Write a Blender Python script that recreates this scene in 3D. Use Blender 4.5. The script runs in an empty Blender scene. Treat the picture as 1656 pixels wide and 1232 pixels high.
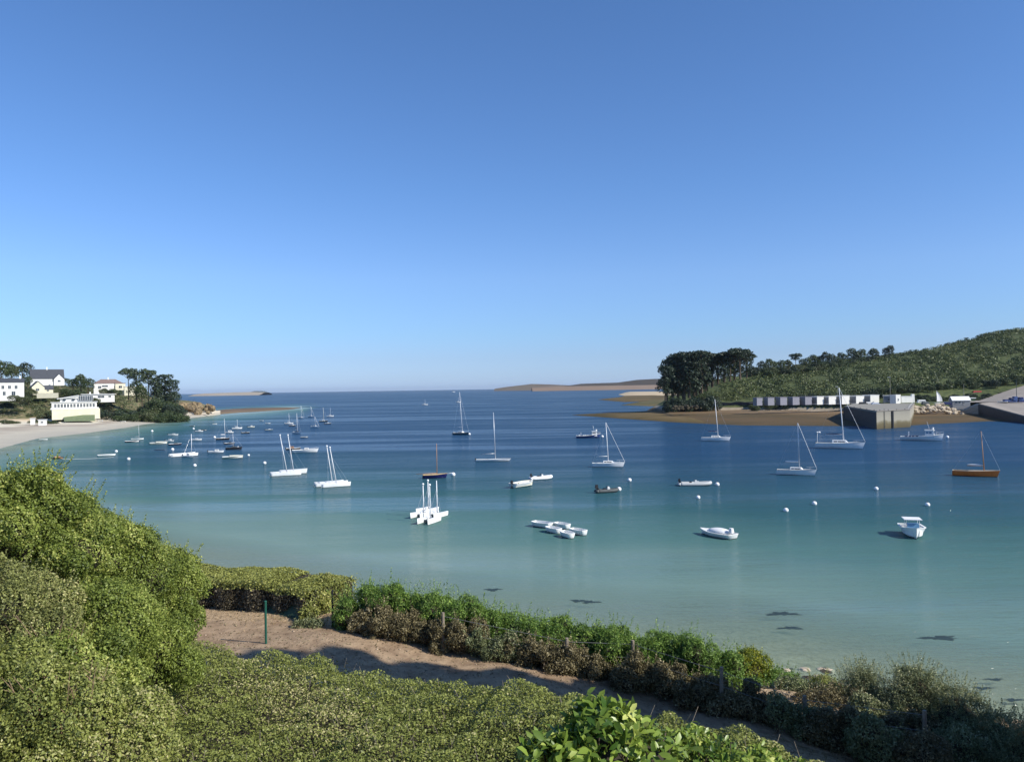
import bpy, math, random
import numpy as np
from mathutils import Vector, Matrix
R = math.radians
rng = np.random.default_rng(7); random.seed(7)
col = bpy.context.scene.collection
scene = bpy.context.scene
H = 18.0; F = 1250.0; CX = 828.0; HY0 = 628.0; SL = 0.0157

# ------------------------------------------------------------------ camera
roll = math.atan(SL)
pitch = math.atan((HY0 - 616.0) / F)      # horizon below the middle: look slightly up
Rv = Vector((math.cos(roll), 0, -math.sin(roll)))
Uv = Vector((math.sin(roll), 0, math.cos(roll)))
Fv = Vector((0, 1, 0))
q = Matrix.Rotation(pitch, 3, Rv)
Uv = q @ Uv; Fv = q @ Fv
cam = bpy.data.objects.new('camera', bpy.data.cameras.new('camera')); col.objects.link(cam)
M4 = Matrix((Rv, Uv, -Fv)).transposed().to_4x4(); M4.translation = Vector((0, 0, H))
cam.matrix_world = M4
cam.data.sensor_width = 36; cam.data.lens = 36 * F / 1656
cam.data.clip_end = 60000; cam.data.clip_start = 0.1
scene.camera = cam

def ray(px, py):
    return Fv + Rv * ((px - 828) / F) + Uv * ((616 - py) / F)
def at(px, py, z=0.0):
    d = ray(px, py); t = (z - H) / d.z
    return Vector((0, 0, H)) + d * t
def atD(px, py, D):
    d = ray(px, py); return Vector((0, 0, H)) + d * (D / d.y)
def hy(px): return HY0 - SL * (px - CX)
def ux(u, D): return (u - CX) / F * D
def zat(u, y, D): return H - D * (y - hy(u)) / F
def Dat(u, y, z): return (H - z) * F / (y - hy(u))
def interp(tab, u):
    return np.interp(u, [a for a, b in tab], [b for a, b in tab])

# ------------------------------------------------------------------ materials
def nodes(m):
    m.use_nodes = True; nt = m.node_tree; nt.nodes.clear()
    return nt, nt.nodes, nt.links
MC = {}
def mat(name, c, rough=0.6, var=0.12, scale=3.0, bump=0.0, c2=None, spec=0.4, metal=0.0, coord='Object', stretch=(1, 1, 1), band=None):
    if name in MC: return MC[name]
    m = bpy.data.materials.new(name); nt, N, L = nodes(m)
    out = N.new('ShaderNodeOutputMaterial'); p = N.new('ShaderNodeBsdfPrincipled'); L.new(p.outputs[0], out.inputs[0])
    p.inputs['Roughness'].default_value = rough; p.inputs['Metallic'].default_value = metal
    p.inputs['Specular IOR Level'].default_value = spec
    tc = N.new('ShaderNodeTexCoord'); mp = N.new('ShaderNodeMapping'); mp.inputs['Scale'].default_value = stretch
    L.new(tc.outputs[coord], mp.inputs[0])
    n = N.new('ShaderNodeTexNoise'); n.inputs['Scale'].default_value = scale; n.inputs['Detail'].default_value = 6; n.inputs['Roughness'].default_value = .6
    L.new(mp.outputs[0], n.inputs['Vector'])
    r = N.new('ShaderNodeValToRGB'); e = r.color_ramp.elements
    a = c2 if c2 else tuple(x * (1 - var) for x in c); b = c if c2 else tuple(min(1, x * (1 + var)) for x in c)
    e[0].position = .35; e[1].position = .65; e[0].color = (*a, 1); e[1].color = (*b, 1)
    L.new(n.outputs[0], r.inputs[0]); last = r.outputs[0]
    if band:                                     # painted band below a height of the thing itself
        sx = N.new('ShaderNodeSeparateXYZ'); L.new(tc.outputs['Object'], sx.inputs[0])
        lt = N.new('ShaderNodeMath'); lt.operation = 'LESS_THAN'; lt.inputs[1].default_value = band[0]; L.new(sx.outputs['Z'], lt.inputs[0])
        mx = N.new('ShaderNodeMix'); mx.data_type = 'RGBA'; L.new(lt.outputs[0], mx.inputs[0]); L.new(last, mx.inputs[6]); mx.inputs[7].default_value = (*band[1], 1)
        last = mx.outputs[2]
    L.new(last, p.inputs['Base Color'])
    if bump:
        bm = N.new('ShaderNodeBump'); bm.inputs['Strength'].default_value = bump; bm.inputs['Distance'].default_value = .1
        L.new(n.outputs[0], bm.inputs['Height']); L.new(bm.outputs[0], p.inputs['Normal'])
    MC[name] = m; return m

def leafmat(name, dark, light, third=None, trans=.25, rough=.5, nscale=.8):
    if name in MC: return MC[name]
    m = bpy.data.materials.new(name); nt, N, L = nodes(m)
    out = N.new('ShaderNodeOutputMaterial'); p = N.new('ShaderNodeBsdfPrincipled')
    p.inputs['Roughness'].default_value = rough; p.inputs['Specular IOR Level'].default_value = .35
    at_ = N.new('ShaderNodeAttribute'); at_.attribute_name = 'tint'
    r = N.new('ShaderNodeValToRGB'); e = r.color_ramp.elements
    e[0].color = (*dark, 1); e[1].color = (*light, 1); e[0].position = .1; e[1].position = .8
    if third: k = e.new(.97); k.color = (*third, 1)
    L.new(at_.outputs['Fac'], r.inputs[0])
    L.new(r.outputs[0], p.inputs['Base Color'])
    t = N.new('ShaderNodeBsdfTranslucent'); L.new(r.outputs[0], t.inputs[0])
    mx = N.new('ShaderNodeMixShader'); mx.inputs[0].default_value = trans
    L.new(p.outputs[0], mx.inputs[1]); L.new(t.outputs[0], mx.inputs[2]); L.new(mx.outputs[0], out.inputs[0])
    MC[name] = m; return m

def G(x): return tuple((v / 255.0) ** 2.2 for v in x)
M = dict(
    white=mat('white_gelcoat', (.86, .86, .84), .35, .05, 1.5, band=(.07, (.10, .10, .09))),
    whitep=mat('white_paint', (.74, .74, .71), .6, .06, 1.0),
    cream=mat('cream_gelcoat', (.72, .68, .52), .4, .08, 1.5, band=(.07, (.12, .11, .08))),
    mastw=mat('white_mast', (.80, .80, .80), .35, .05, 2),
    alu=mat('aluminium_spar', (.55, .57, .60), .35, .06, 2, metal=.3),
    woodm=mat('varnished_wood', (.42, .22, .10), .4, .2, 4),
    teak=mat('teak_deck', (.50, .33, .15), .6, .15, 5),
    tan=mat('tan_cover', (.60, .44, .22), .8, .1, 3),
    navy=mat('navy_hull', (.012, .016, .09), .35, .15, 2),
    blue=mat('blue_hull', (.035, .07, .20), .4, .15, 2, band=(.12, (.02, .02, .03))),
    teal=mat('dark_teal_hull', (.04, .10, .13), .4, .1, 2),
    dark=mat('dark_hull', (.018, .018, .025), .45, .2, 2),
    purple=mat('plum_hull', (.03, .018, .05), .45, .2, 2),
    orange=mat('orange_hull', (.95, .22, .045), .4, .1, 2, band=(.1, (.12, .04, .02))),
    red=mat('red_paint', (.45, .03, .03), .5, .1, 2),
    black=mat('black_plastic', (.012, .012, .014), .5, .2, 2),
    grey=mat('grey_rubber', (.46, .47, .46), .6, .08, 2),
    dgrey=mat('dark_grey_rubber', (.07, .08, .08), .6, .1, 2),
    glass=mat('dark_window_glass', (.03, .045, .06), .1, .1, 1, spec=.8),
    bglass=mat('blue_window_glass', (.10, .22, .34), .15, .1, 1, spec=.8),
    tramp=mat('trampoline_mesh', (.25, .25, .24), .9, .1, 8),
    bcover=mat('blue_sail_cover', (.02, .03, .09), .8, .1, 3),
    wcover=mat('white_canvas', (.70, .70, .70), .8, .06, 3),
    buoy=mat('buoy_plastic', (.82, .82, .82), .4, .04, 3),
    rope=mat('pale_rope', (.6, .6, .58), .8, .05, 3),
    render=mat('white_render', (.74, .73, .68), .85, .05, .4),
    rendery=mat('cream_render', (.68, .64, .48), .85, .06, .4),
    rendershade=mat('shaded_white_render', (.25, .25, .29), .85, .05, .4),  # shade on the cabins put into the wall colour as lilac grey
    renderd=mat('grey_panel', (.23, .24, .25), .8, .06, .4),
    slate=mat('slate_roof', (.055, .06, .07), .6, .2, 1.5),
    tile=mat('brown_tile_roof', (.20, .14, .12), .75, .15, 1.5),
    concrete=mat('quay_concrete', (.30, .28, .23), .9, .15, .35, .3, stretch=(1, 1, 3)),
    concrete2=mat('pale_concrete', (.28, .245, .205), .9, .12, .15, .1),
    wall=mat('dark_stone_wall', (.05, .05, .055), .95, .35, .8, .6),
    rock=mat('tan_rock', (.31, .23, .13), .95, .3, .8, .9, c2=(.10, .075, .04)),
    rockl=mat('pale_boulder', (.48, .40, .29), .95, .2, .8, .6),
    rockd=mat('dark_weedy_rock', (.06, .05, .03), .95, .3, 1.2, .8),
    post=mat('weathered_post', (.24, .20, .15), .9, .2, 6, .4),
    greenm=mat('green_metal_post', (.012, .09, .06), .5, .1, 4),
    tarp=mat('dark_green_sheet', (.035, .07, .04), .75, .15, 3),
    bark=mat('bark', (.10, .075, .05), .95, .25, 4, .6),
    wire=mat('fence_wire', (.2, .2, .19), .6, .1, 3),
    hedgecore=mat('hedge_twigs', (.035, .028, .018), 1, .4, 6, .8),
    weed=mat('dark_seaweed', (.022, .042, .042), .7, .3, 3),
    shadedark=mat('shaded_side_dark', (.012, .018, .024), .6, .3, .3),  # near-black tone: shade of the left-facing sides put into the colour
    lawn=mat('garden_grass', (.17, .21, .10), .95, .15, .5),
)
# ------------------------------------------------------------------ mesh helpers
def ndo(name, verts, faces, m, parent=None, smooth=False, attr=None):
    me = bpy.data.meshes.new(name)
    if isinstance(verts, np.ndarray):
        nf, k = faces.shape
        me.vertices.add(len(verts)); me.vertices.foreach_set('co', verts.astype(np.float32).ravel())
        me.loops.add(nf * k); me.loops.foreach_set('vertex_index', faces.astype(np.int32).ravel())
        me.polygons.add(nf); me.polygons.foreach_set('loop_start', np.arange(0, nf * k, k, dtype=np.int32))
        if smooth: me.polygons.foreach_set('use_smooth', np.ones(nf, dtype=bool))
        me.update(calc_edges=True)
    else:
        me.from_pydata([tuple(v) for v in verts], [], faces); me.update()
        if smooth: me.polygons.foreach_set('use_smooth', [True] * len(me.polygons))
    if attr is not None:
        for k, v in attr.items():
            a = me.attributes.new(k, 'FLOAT', 'POINT'); a.data.foreach_set('value', np.asarray(v, dtype=np.float32))
    if m: me.materials.append(m)
    o = bpy.data.objects.new(name, me); col.objects.link(o)
    if parent: o.parent = parent
    return o

class MB:
    def __init__(s): s.v = []; s.f = []
    def add(s, vs, fs):
        b = len(s.v); s.v += [Vector(v) for v in vs]; s.f += [tuple(i + b for i in f) for f in fs]; return s
    def box(s, c, d, rz=0, ry=0):
        mtx = Matrix.Rotation(rz, 3, 'Z') @ Matrix.Rotation(ry, 3, 'Y'); c = Vector(c)
        vs = [c + mtx @ Vector((x * d[0] / 2, y * d[1] / 2, z * d[2] / 2)) for z in (-1, 1) for y in (-1, 1) for x in (-1, 1)]
        return s.add(vs, [(0, 2, 3, 1), (4, 5, 7, 6), (0, 1, 5, 4), (2, 6, 7, 3), (0, 4, 6, 2), (1, 3, 7, 5)])
    def taper(s, c, d, top=(.8, .8), sh=(0, 0)):
        c = Vector(c); vs = []
        for z, k, o in ((0, (1, 1), (0, 0)), (d[2], top, sh)):
            for y in (-1, 1):
                for x in (-1, 1): vs.append(c + Vector((x * d[0] / 2 * k[0] + o[0], y * d[1] / 2 * k[1] + o[1], z)))
        return s.add(vs, [(0, 2, 3, 1), (4, 5, 7, 6), (0, 1, 5, 4), (2, 6, 7, 3), (0, 4, 6, 2), (1, 3, 7, 5)])
    def tube(s, p0, p1, r0, r1=None, n=8):
        r1 = r0 if r1 is None else r1; p0 = Vector(p0); p1 = Vector(p1); d = (p1 - p0).normalized()
        a = d.orthogonal().normalized(); b = d.cross(a); vs = []
        for p, r in ((p0, r0), (p1, r1)):
            for i in range(n): t = 2 * math.pi * i / n; vs.append(p + (a * math.cos(t) + b * math.sin(t)) * r)
        fs = [(i, (i + 1) % n, n + (i + 1) % n, n + i) for i in range(n)] + [tuple(range(n))[::-1], tuple(range(n, 2 * n))]
        return s.add(vs, fs)
    def path(s, pts, r, n=8):
        for a, b in zip(pts[:-1], pts[1:]): s.tube(a, b, r(a) if callable(r) else r, None, n)
        return s
    def sweep(s, pts, r, n=10):
        pts = [Vector(p_) for p_ in pts]; V = []; a = None
        for i, p_ in enumerate(pts):
            d = (pts[min(i + 1, len(pts) - 1)] - pts[max(i - 1, 0)]).normalized(); a = Vector((0, 0, 1)); b = d.cross(a).normalized(); a = b.cross(d)
            V += [p_ + (a * math.cos(2 * math.pi * k / n) + b * math.sin(2 * math.pi * k / n)) * r for k in range(n)]
        Fc = [(i * n + k, i * n + (k + 1) % n, (i + 1) * n + (k + 1) % n, (i + 1) * n + k) for i in range(len(pts) - 1) for k in range(n)]
        return s.add(V, Fc + [tuple(range(n)), tuple(range((len(pts) - 1) * n, len(pts) * n))])
    def ball(s, c, r, n=10, m=7):
        r = (r, r, r) if not isinstance(r, tuple) else r; vs = []; fs = []
        for j in range(m + 1):
            ph = math.pi * j / m
            for i in range(n):
                t = 2 * math.pi * i / n
                vs.append((c[0] + r[0] * math.sin(ph) * math.cos(t), c[1] + r[1] * math.sin(ph) * math.sin(t), c[2] + r[2] * math.cos(ph)))
        for j in range(m):
            for i in range(n): fs.append((j * n + i, (j + 1) * n + i, (j + 1) * n + (i + 1) % n, j * n + (i + 1) % n))
        return s.add(vs, fs)
    def build(s, name, m, parent=None, smooth=False): return ndo(name, s.v, s.f, m, parent, smooth)

def empty(name, loc, rz=0, label=None, cat=None, group=None):
    o = bpy.data.objects.new(name, None); o.empty_display_size = .5; col.objects.link(o); o.location = loc; o.rotation_euler = (0, 0, rz)
    if label: tag(o, label, cat, group)
    return o
def tag(o, label=None, cat=None, group=None, kind=None):
    if label: o['label'] = label
    if cat: o['category'] = cat
    if group: o['group'] = group
    if kind: o['kind'] = kind
    return o

# ------------------------------------------------------------------ leaves
def leafmesh(name, pts, nrm, size, m, parent=None, asp=.55, tint=None, fold=.25, up=0.0):
    n = len(pts)
    a = rng.normal(size=(n, 3)); a[:, 2] += up
    d = a - nrm * np.sum(a * nrm, 1)[:, None] * .8; d /= np.linalg.norm(d, axis=1)[:, None] + 1e-9
    w = np.cross(nrm, d); w /= np.linalg.norm(w, axis=1)[:, None] + 1e-9
    s = size[:, None]
    f = nrm * s * fold
    v = np.stack([pts - d * s * .5, pts + w * s * asp * .5 + f * .5, pts + d * s * .5, pts - w * s * asp * .5 + f * .5], 1).reshape(-1, 3)
    fa = np.arange(4 * n).reshape(n, 4)
    if tint is None: tint = rng.random(n)
    return ndo(name, v, fa, m, parent, attr={'tint': np.repeat(tint, 4)})

def blobpts(lumps, dens, shell=.25, sub=10, subr=(.28, .45), flat=1.0, keepdown=.5):
    """points + outward normals on clumpy lumps. lumps: (x,y,z,rx,ry,rz)"""
    P = []; Nn = []; T = []; subs = []
    for l in lumps:
        c = np.array(l[:3]); r = np.array(l[3:6])
        subs.append((c, r * .82))
        for k in range(sub):
            d = rng.normal(size=3); d /= np.linalg.norm(d)
            if d[2] < -.3: d[2] *= -1
            q_ = rng.uniform(*subr); subs.append((c + d * r * (1 - q_ * .55), np.full(3, r.mean()) * q_ * np.array([1, 1, flat])))
    for si, (c, r) in enumerate(subs):
        A = 4 * math.pi * ((r[0] * r[1] + r[1] * r[2] + r[0] * r[2]) / 3)
        n = int(A * dens) + 3
        d = rng.normal(size=(n, 3)); d /= np.linalg.norm(d, axis=1)[:, None]
        k = (d[:, 2] > -.25) | (rng.random(n) < keepdown); d = d[k]; n = len(d)
        rr = 1 - np.abs(rng.normal(size=n)) * shell + .05
        fr_ = rng.uniform(3, 7, (3, 3)); ph_ = rng.uniform(0, 6, 3); dsp = sum(np.sin(d @ fr_[k_] + ph_[k_]) for k_ in range(3)) / 3; rr = rr * (1 + .22 * dsp) + np.where(rng.random(n) < .10, rng.random(n) * .28, 0)
        p = c + d * r * rr[:, None]
        ok = np.ones(n, bool)
        for sj, (c2, r2) in enumerate(subs):
            if sj != si:
                q2 = np.sum(((p - c2) / (r2 + 1e-6)) ** 2, 1); ok &= q2 > .42
        P.append(p[ok]); nn = d[ok] / r; nn /= np.linalg.norm(nn, axis=1)[:, None]; Nn.append(nn); T.append(np.full(ok.sum(), rng.random()))
    P = np.concatenate(P); Nn = np.concatenate(Nn); T = np.concatenate(T)
    return P, Nn, T

def shrub(label, lumps, m, leaf=.05, dens=900, cat='shrub', group=None, shell=.2, sub=10, asp=.55, sprigs=0, sprig_h=.4, name='shrub', jit=.6, stemr=.02, core=True, tm=(.0, 1.0), ground=None, subr=(.28, .45)):
    """lumps (px,py,D,rpx[,flat])"""
    L = []
    for l in lumps:
        c = atD(l[0], l[1], l[2]); r = l[3] * l[2] / F; fl = l[4] if len(l) > 4 else .85
        L.append((c.x, c.y, c.z, r, r, r * fl))
    c0 = np.mean([l[:2] for l in L], 0); zb = min(l[2] - l[5] for l in L) - .1
    if ground is None: zb = min(zb, znear(c0[0], c0[1]))
    root = empty(name, (c0[0], c0[1], zb), 0, label, cat, group)
    P, Nn, T = blobpts(L, dens, shell, sub, subr)
    nn = Nn + rng.normal(size=Nn.shape) * jit; nn /= np.linalg.norm(nn, axis=1)[:, None]
    off = np.array([c0[0], c0[1], zb])
    size = leaf * rng.uniform(.6, 1.35, len(P)); t = np.clip(T * .45 + rng.random(len(P)) * .6, 0, 1) * (tm[1] - tm[0]) + tm[0]
    if sprigs:
        SP = []; SN = []; ST = []
        for _ in range(sprigs):
            l = L[rng.integers(len(L))]; d = rng.normal(size=3); d[2] = abs(d[2]) + .5; d /= np.linalg.norm(d)
            b = np.array(l[:3]) + d * np.array(l[3:6]) * .95; g = d + np.array([0, 0, .8]); g /= np.linalg.norm(g); hh = rng.uniform(.25, 1) ** 1.5 * sprig_h
            k = max(5, int(hh / leaf * 4.0)); s = np.linspace(0, 1, k)[:, None]
            SP.append(b + g * s * hh + rng.normal(size=(k, 3)) * leaf * .45 * (1.25 - s)); SN.append(rng.normal(size=(k, 3))); ST.append(rng.uniform(.3, 1, k))
        SP = np.concatenate(SP); SN = np.concatenate(SN); SN /= np.linalg.norm(SN, axis=1)[:, None]
        P = np.concatenate([P, SP]); nn = np.concatenate([nn, SN]); size = np.concatenate([size, leaf * rng.uniform(.6, 1.1, len(SP))]); t = np.concatenate([t, np.concatenate(ST)])
    leafmesh('foliage', P - off, nn, size, m, root, asp, t)
    b = MB()
    for l in L[:4]:
        for k in range(5):
            s0 = Vector((l[0] - off[0] + random.uniform(-.2, .2) * l[3], l[1] - off[1] + random.uniform(-.2, .2) * l[3], znear(l[0], l[1]) - off[2] - .05)) if ground is None else Vector((l[0] - off[0], l[1] - off[1], 0))
            e = Vector((l[0] - off[0] + random.uniform(-.6, .6) * l[3], l[1] - off[1] + random.uniform(-.6, .6) * l[3], l[2] - off[2] + random.uniform(0, .6) * l[5]))
            mid = s0.lerp(e, .5) + Vector((random.uniform(-.1, .1), random.uniform(-.1, .1), 0))
            b.tube(s0, mid, stemr, stemr * .7, 5); b.tube(mid, e, stemr * .7, stemr * .3, 5)
    b.build('stem', M['bark'], root)
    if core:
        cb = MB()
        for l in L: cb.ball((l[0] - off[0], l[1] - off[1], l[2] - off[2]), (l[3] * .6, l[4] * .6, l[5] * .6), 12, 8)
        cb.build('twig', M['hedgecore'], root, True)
    return root

# ------------------------------------------------------------------ near terrain
SHORE = [(-200, 150), (-90, 105), (-60, 88), (-30, 70), (-16, 60), (0, 51), (10, 47), (19, 44.5), (26, 38), (34, 31), (60, 20), (120, 5), (200, -10)]
def znear(x, y):
    x = float(x); y = float(y)
    ds = float(interp(SHORE, x)); s = (y - ds) * .85
    plat = float(np.interp(x, [-12, -4, 2, 8, 14, 30], [H - 6.7, H - 6.9, H - 7.6, H - 8.35, H - 8.8, H - 9.4])) + max(0, (16 - y)) * .09
    ye = float(np.interp(x, [-30, -6.5, -4.6, 0, 10, 20, 30], [30, 27.6, 23.8, 22.4, 20.6, 18.6, 16]))
    if s > 0: return -min(s * .034, 4.0)
    b = min(-s * .1, 1.4)
    if y <= ye: return plat
    t = min(1, (y - ye) / 11.0); t = 1 - (1 - t) ** 1.6
    return plat * (1 - t) + b * t if plat > b else b
def nz(x, y): return .05 * math.sin(x * 1.3 + y * .7) + .04 * math.sin(x * .6 - y * 1.9 + 1) + .02 * math.sin(3.1 * x + 2.3 * y)

def gmat():
    m = bpy.data.materials.new('dry_grass_and_earth'); nt, N, L = nodes(m)
    out = N.new('ShaderNodeOutputMaterial'); p = N.new('ShaderNodeBsdfPrincipled'); L.new(p.outputs[0], out.inputs[0]); p.inputs['Roughness'].default_value = .95; p.inputs['Specular IOR Level'].default_value = .1
    g = N.new('ShaderNodeNewGeometry')
    def noise(s, d=6):
        n = N.new('ShaderNodeTexNoise'); n.inputs['Scale'].default_value = s; n.inputs['Detail'].default_value = d; n.inputs['Roughness'].default_value = .65; L.new(g.outputs['Position'], n.inputs['Vector']); return n
    def ramp(src, els):
        r = N.new('ShaderNodeValToRGB'); e = r.color_ramp.elements
        e[0].position, e[0].color = els[0][0], (*els[0][1], 1); e[1].position, e[1].color = els[-1][0], (*els[-1][1], 1)
        for q_ in els[1:-1]: k = e.new(q_[0]); k.color = (*q_[1], 1)
        L.new(src, r.inputs[0]); return r
    n1 = noise(.9); n2 = noise(9, 8); n3 = noise(2.2)
    dry = ramp(n2.outputs[0], [(.3, (.22, .15, .085)), (.5, (.40, .285, .17)), (.72, (.55, .42, .27))])
    grn = ramp(n2.outputs[0], [(.3, (.06, .06, .025)), (.7, (.16, .15, .06))])
    mx = N.new('ShaderNodeMix'); mx.data_type = 'RGBA'
    f = ramp(n1.outputs[0], [(.56, (0, 0, 0)), (.7, (.55, .55, .55))])
    L.new(f.outputs[0], mx.inputs[0]); L.new(dry.outputs[0], mx.inputs[6]); L.new(grn.outputs[0], mx.inputs[7])
    # sandy shore below a height
    sx = N.new('ShaderNodeSeparateXYZ'); L.new(g.outputs['Position'], sx.inputs[0])
    ad = N.new('ShaderNodeMath'); ad.operation = 'MULTIPLY_ADD'; ad.inputs[1].default_value = 1.2; L.new(n1.outputs[0], ad.inputs[0]); L.new(sx.outputs['Z'], ad.inputs[2])
    fz = ramp(ad.outputs[0], [(0, (1, 1, 1)), (1, (0, 0, 0))]); 
    mr = N.new('ShaderNodeMapRange'); mr.inputs[1].default_value = 1.6; mr.inputs[2].default_value = 2.4; mr.inputs[3].default_value = 1; mr.inputs[4].default_value = 0; L.new(ad.outputs[0], mr.inputs[0])
    sand = ramp(n3.outputs[0], [(.3, (.24, .22, .15)), (.5, (.42, .38, .26)), (.7, (.52, .48, .36))])
    m2 = N.new('ShaderNodeMix'); m2.data_type = 'RGBA'; L.new(mr.outputs[0], m2.inputs[0]); L.new(mx.outputs[2], m2.inputs[6]); L.new(sand.outputs[0], m2.inputs[7])
    L.new(m2.outputs[2], p.inputs['Base Color'])
    b = N.new('ShaderNodeBump'); b.inputs['Strength'].default_value = .7; b.inputs['Distance'].default_value = .12; L.new(n2.outputs[0], b.inputs['Height']); L.new(b.outputs[0], p.inputs['Normal'])
    return m
def grid(xs, ys, zf):
    X, Y = np.meshgrid(xs, ys); Z = np.vectorize(zf)(X, Y)
    v = np.stack([X.ravel(), Y.ravel(), Z.ravel()], 1); nx = len(xs); ny = len(ys)
    i = np.arange(nx - 1)[None, :] + np.arange(ny - 1)[:, None] * nx; i = i.ravel()
    return v, np.stack([i, i + 1, i + nx + 1, i + nx], 1)
xs = np.concatenate([np.arange(-220, -40, 8), np.arange(-40, 40, .5), np.arange(40, 200, 8)])
ys = np.concatenate([np.arange(-20, 12, 2), np.arange(12, 62, .5), np.arange(62, 260, 3)])
v, f = grid(xs, ys, lambda x, y: znear(x, y) + nz(x, y) * (1 if y < 60 else 0))
tag(ndo('ground', v, f, gmat(), smooth=True), kind='structure')

# worn path: a thin sheet following the ground
def pathsheet():
    c = [(-16, 21.5, 1.7), (-9, 21.6, 2.0), (-4, 20.9, 1.9), (0, 20.0, 1.5), (4, 19.1, 1.3), (8, 18.0, 1.3), (14, 16.4, 1.4), (26, 13, 1.6)]
    V = []; Fc = []; n = 120; w = 9
    for i in range(n + 1):
        t = -16 + 42 * i / n; cy = np.interp(t, [a[0] for a in c], [a[1] for a in c]); hw = np.interp(t, [a[0] for a in c], [a[2] for a in c])
        for j in range(w + 1):
            y = cy + hw * (j / w * 2 - 1) * (1 + .15 * math.sin(t * 1.7 + j) + .1 * math.sin(t * 4.1)); V.append((t, y, znear(t, y) + nz(t, y) + (-.12 if j in (0, w) else .022)))
    for i in range(n):
        for j in range(w): a = i * (w + 1) + j; Fc.append((a, a + w + 1, a + w + 2, a + 1))
    return ndo('path', V, Fc, mat('trodden_earth', (.38, .275, .175), .95, .2, 2.2, .6, c2=(.22, .15, .095), coord='Object', spec=.1), None, True)
tag(pathsheet(), kind='structure')

# ------------------------------------------------------------------ far terrain (left and right shores)
LW = [(-400, 800), (-160, 752), (0, 725), (60, 709), (140, 700), (200, 692), (240, 685), (300, 677), (360, 669.5), (420, 665.5), (470, 661.5), (500, 659)]
LS = [(-400, 700), (0, 683), (60, 681), (150, 679), (200, 673), (250, 669), (300, 668), (350, 667)]
def Lw(u): return Dat(u, interp(LW, u), 0)
def Ls(u): return max(Dat(u, interp(LS, u), 2.2), Lw(u) + 8)
LSKY = [(-400, 560), (0, 612), (50, 618), (100, 624), (150, 627), (200, 631), (235, 638), (262, 645), (290, 646), (318, 649), (335, 655), (350, 664), (358, 668)]
def zleft(u, D):
    w = Lw(u); s = Ls(u)
    if D <= w: return -min((w - D) * .03, 5)
    if D <= s: return 2.2 * (D - w) / (s - w)
    dt = max(640.0, s + 60); zt = zat(u, interp(LSKY, u), dt)
    if u > 352: zt = 2.0
    if D <= dt:
        t = (D - s) / (dt - s); t = t ** (.9 if u > 40 else .8)
        return 2.2 + (zt - 2.2) * t
    return zt - min((D - dt) * (.0 if u < 200 else .12), zt + 2)
RW = [(1040, 680), (1060, 681), (1110, 684), (1200, 688), (1360, 689), (1470, 688), (1520, 685), (1600, 681), (1660, 683), (1800, 690)]
RS = [(1040, 664), (1060, 663.5), (1100, 662), (1200, 662), (1360, 664), (1470, 666), (1580, 664), (1660, 664)]
RSKY = [(1040, 645), (1075, 643), (1100, 638), (1140, 624), (1180, 609), (1220, 601), (1300, 591), (1350, 584), (1400, 579), (1450, 574), (1500, 566), (1540, 556), (1570, 548), (1600, 540), (1656, 532), (1760, 522), (2000, 500), (2600, 480)]
def Rw(u): return Dat(u, interp(RW, u), 0)
def Rs(u): return Dat(u, interp(RS, u), 2.4)
PZ = 6.9
def zright(u, D):
    w = Rw(u); s = Rs(u); p0 = s + 9; p1 = p0 + 30
    P = float(np.interp(u, [1040, 1090, 1150, 1200], [2.6, 4.0, 6.0, PZ]))
    if u < 1082 and D > w: return -1.5 + (zright(1082, D) + 1.5) * ((u - 1040) / 42.0)
    if D <= w: return -min((w - D) * .04, 5)
    if D <= s: return 2.4 * (D - w) / (s - w)
    if D <= p0: return 2.4 + (P - 2.4) * min(1, (D - s) / 5)
    if D <= p1: return P
    dt = float(np.interp(u, [1040, 1200, 1300], [560, 600, 660])); zt = zat(u, interp(RSKY, u), dt)
    if D <= dt:
        t = (D - p1) / (dt - p1); return P + (zt - P) * (t ** .85)
    return zt - min((D - dt) * .15, zt + 2)

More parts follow.
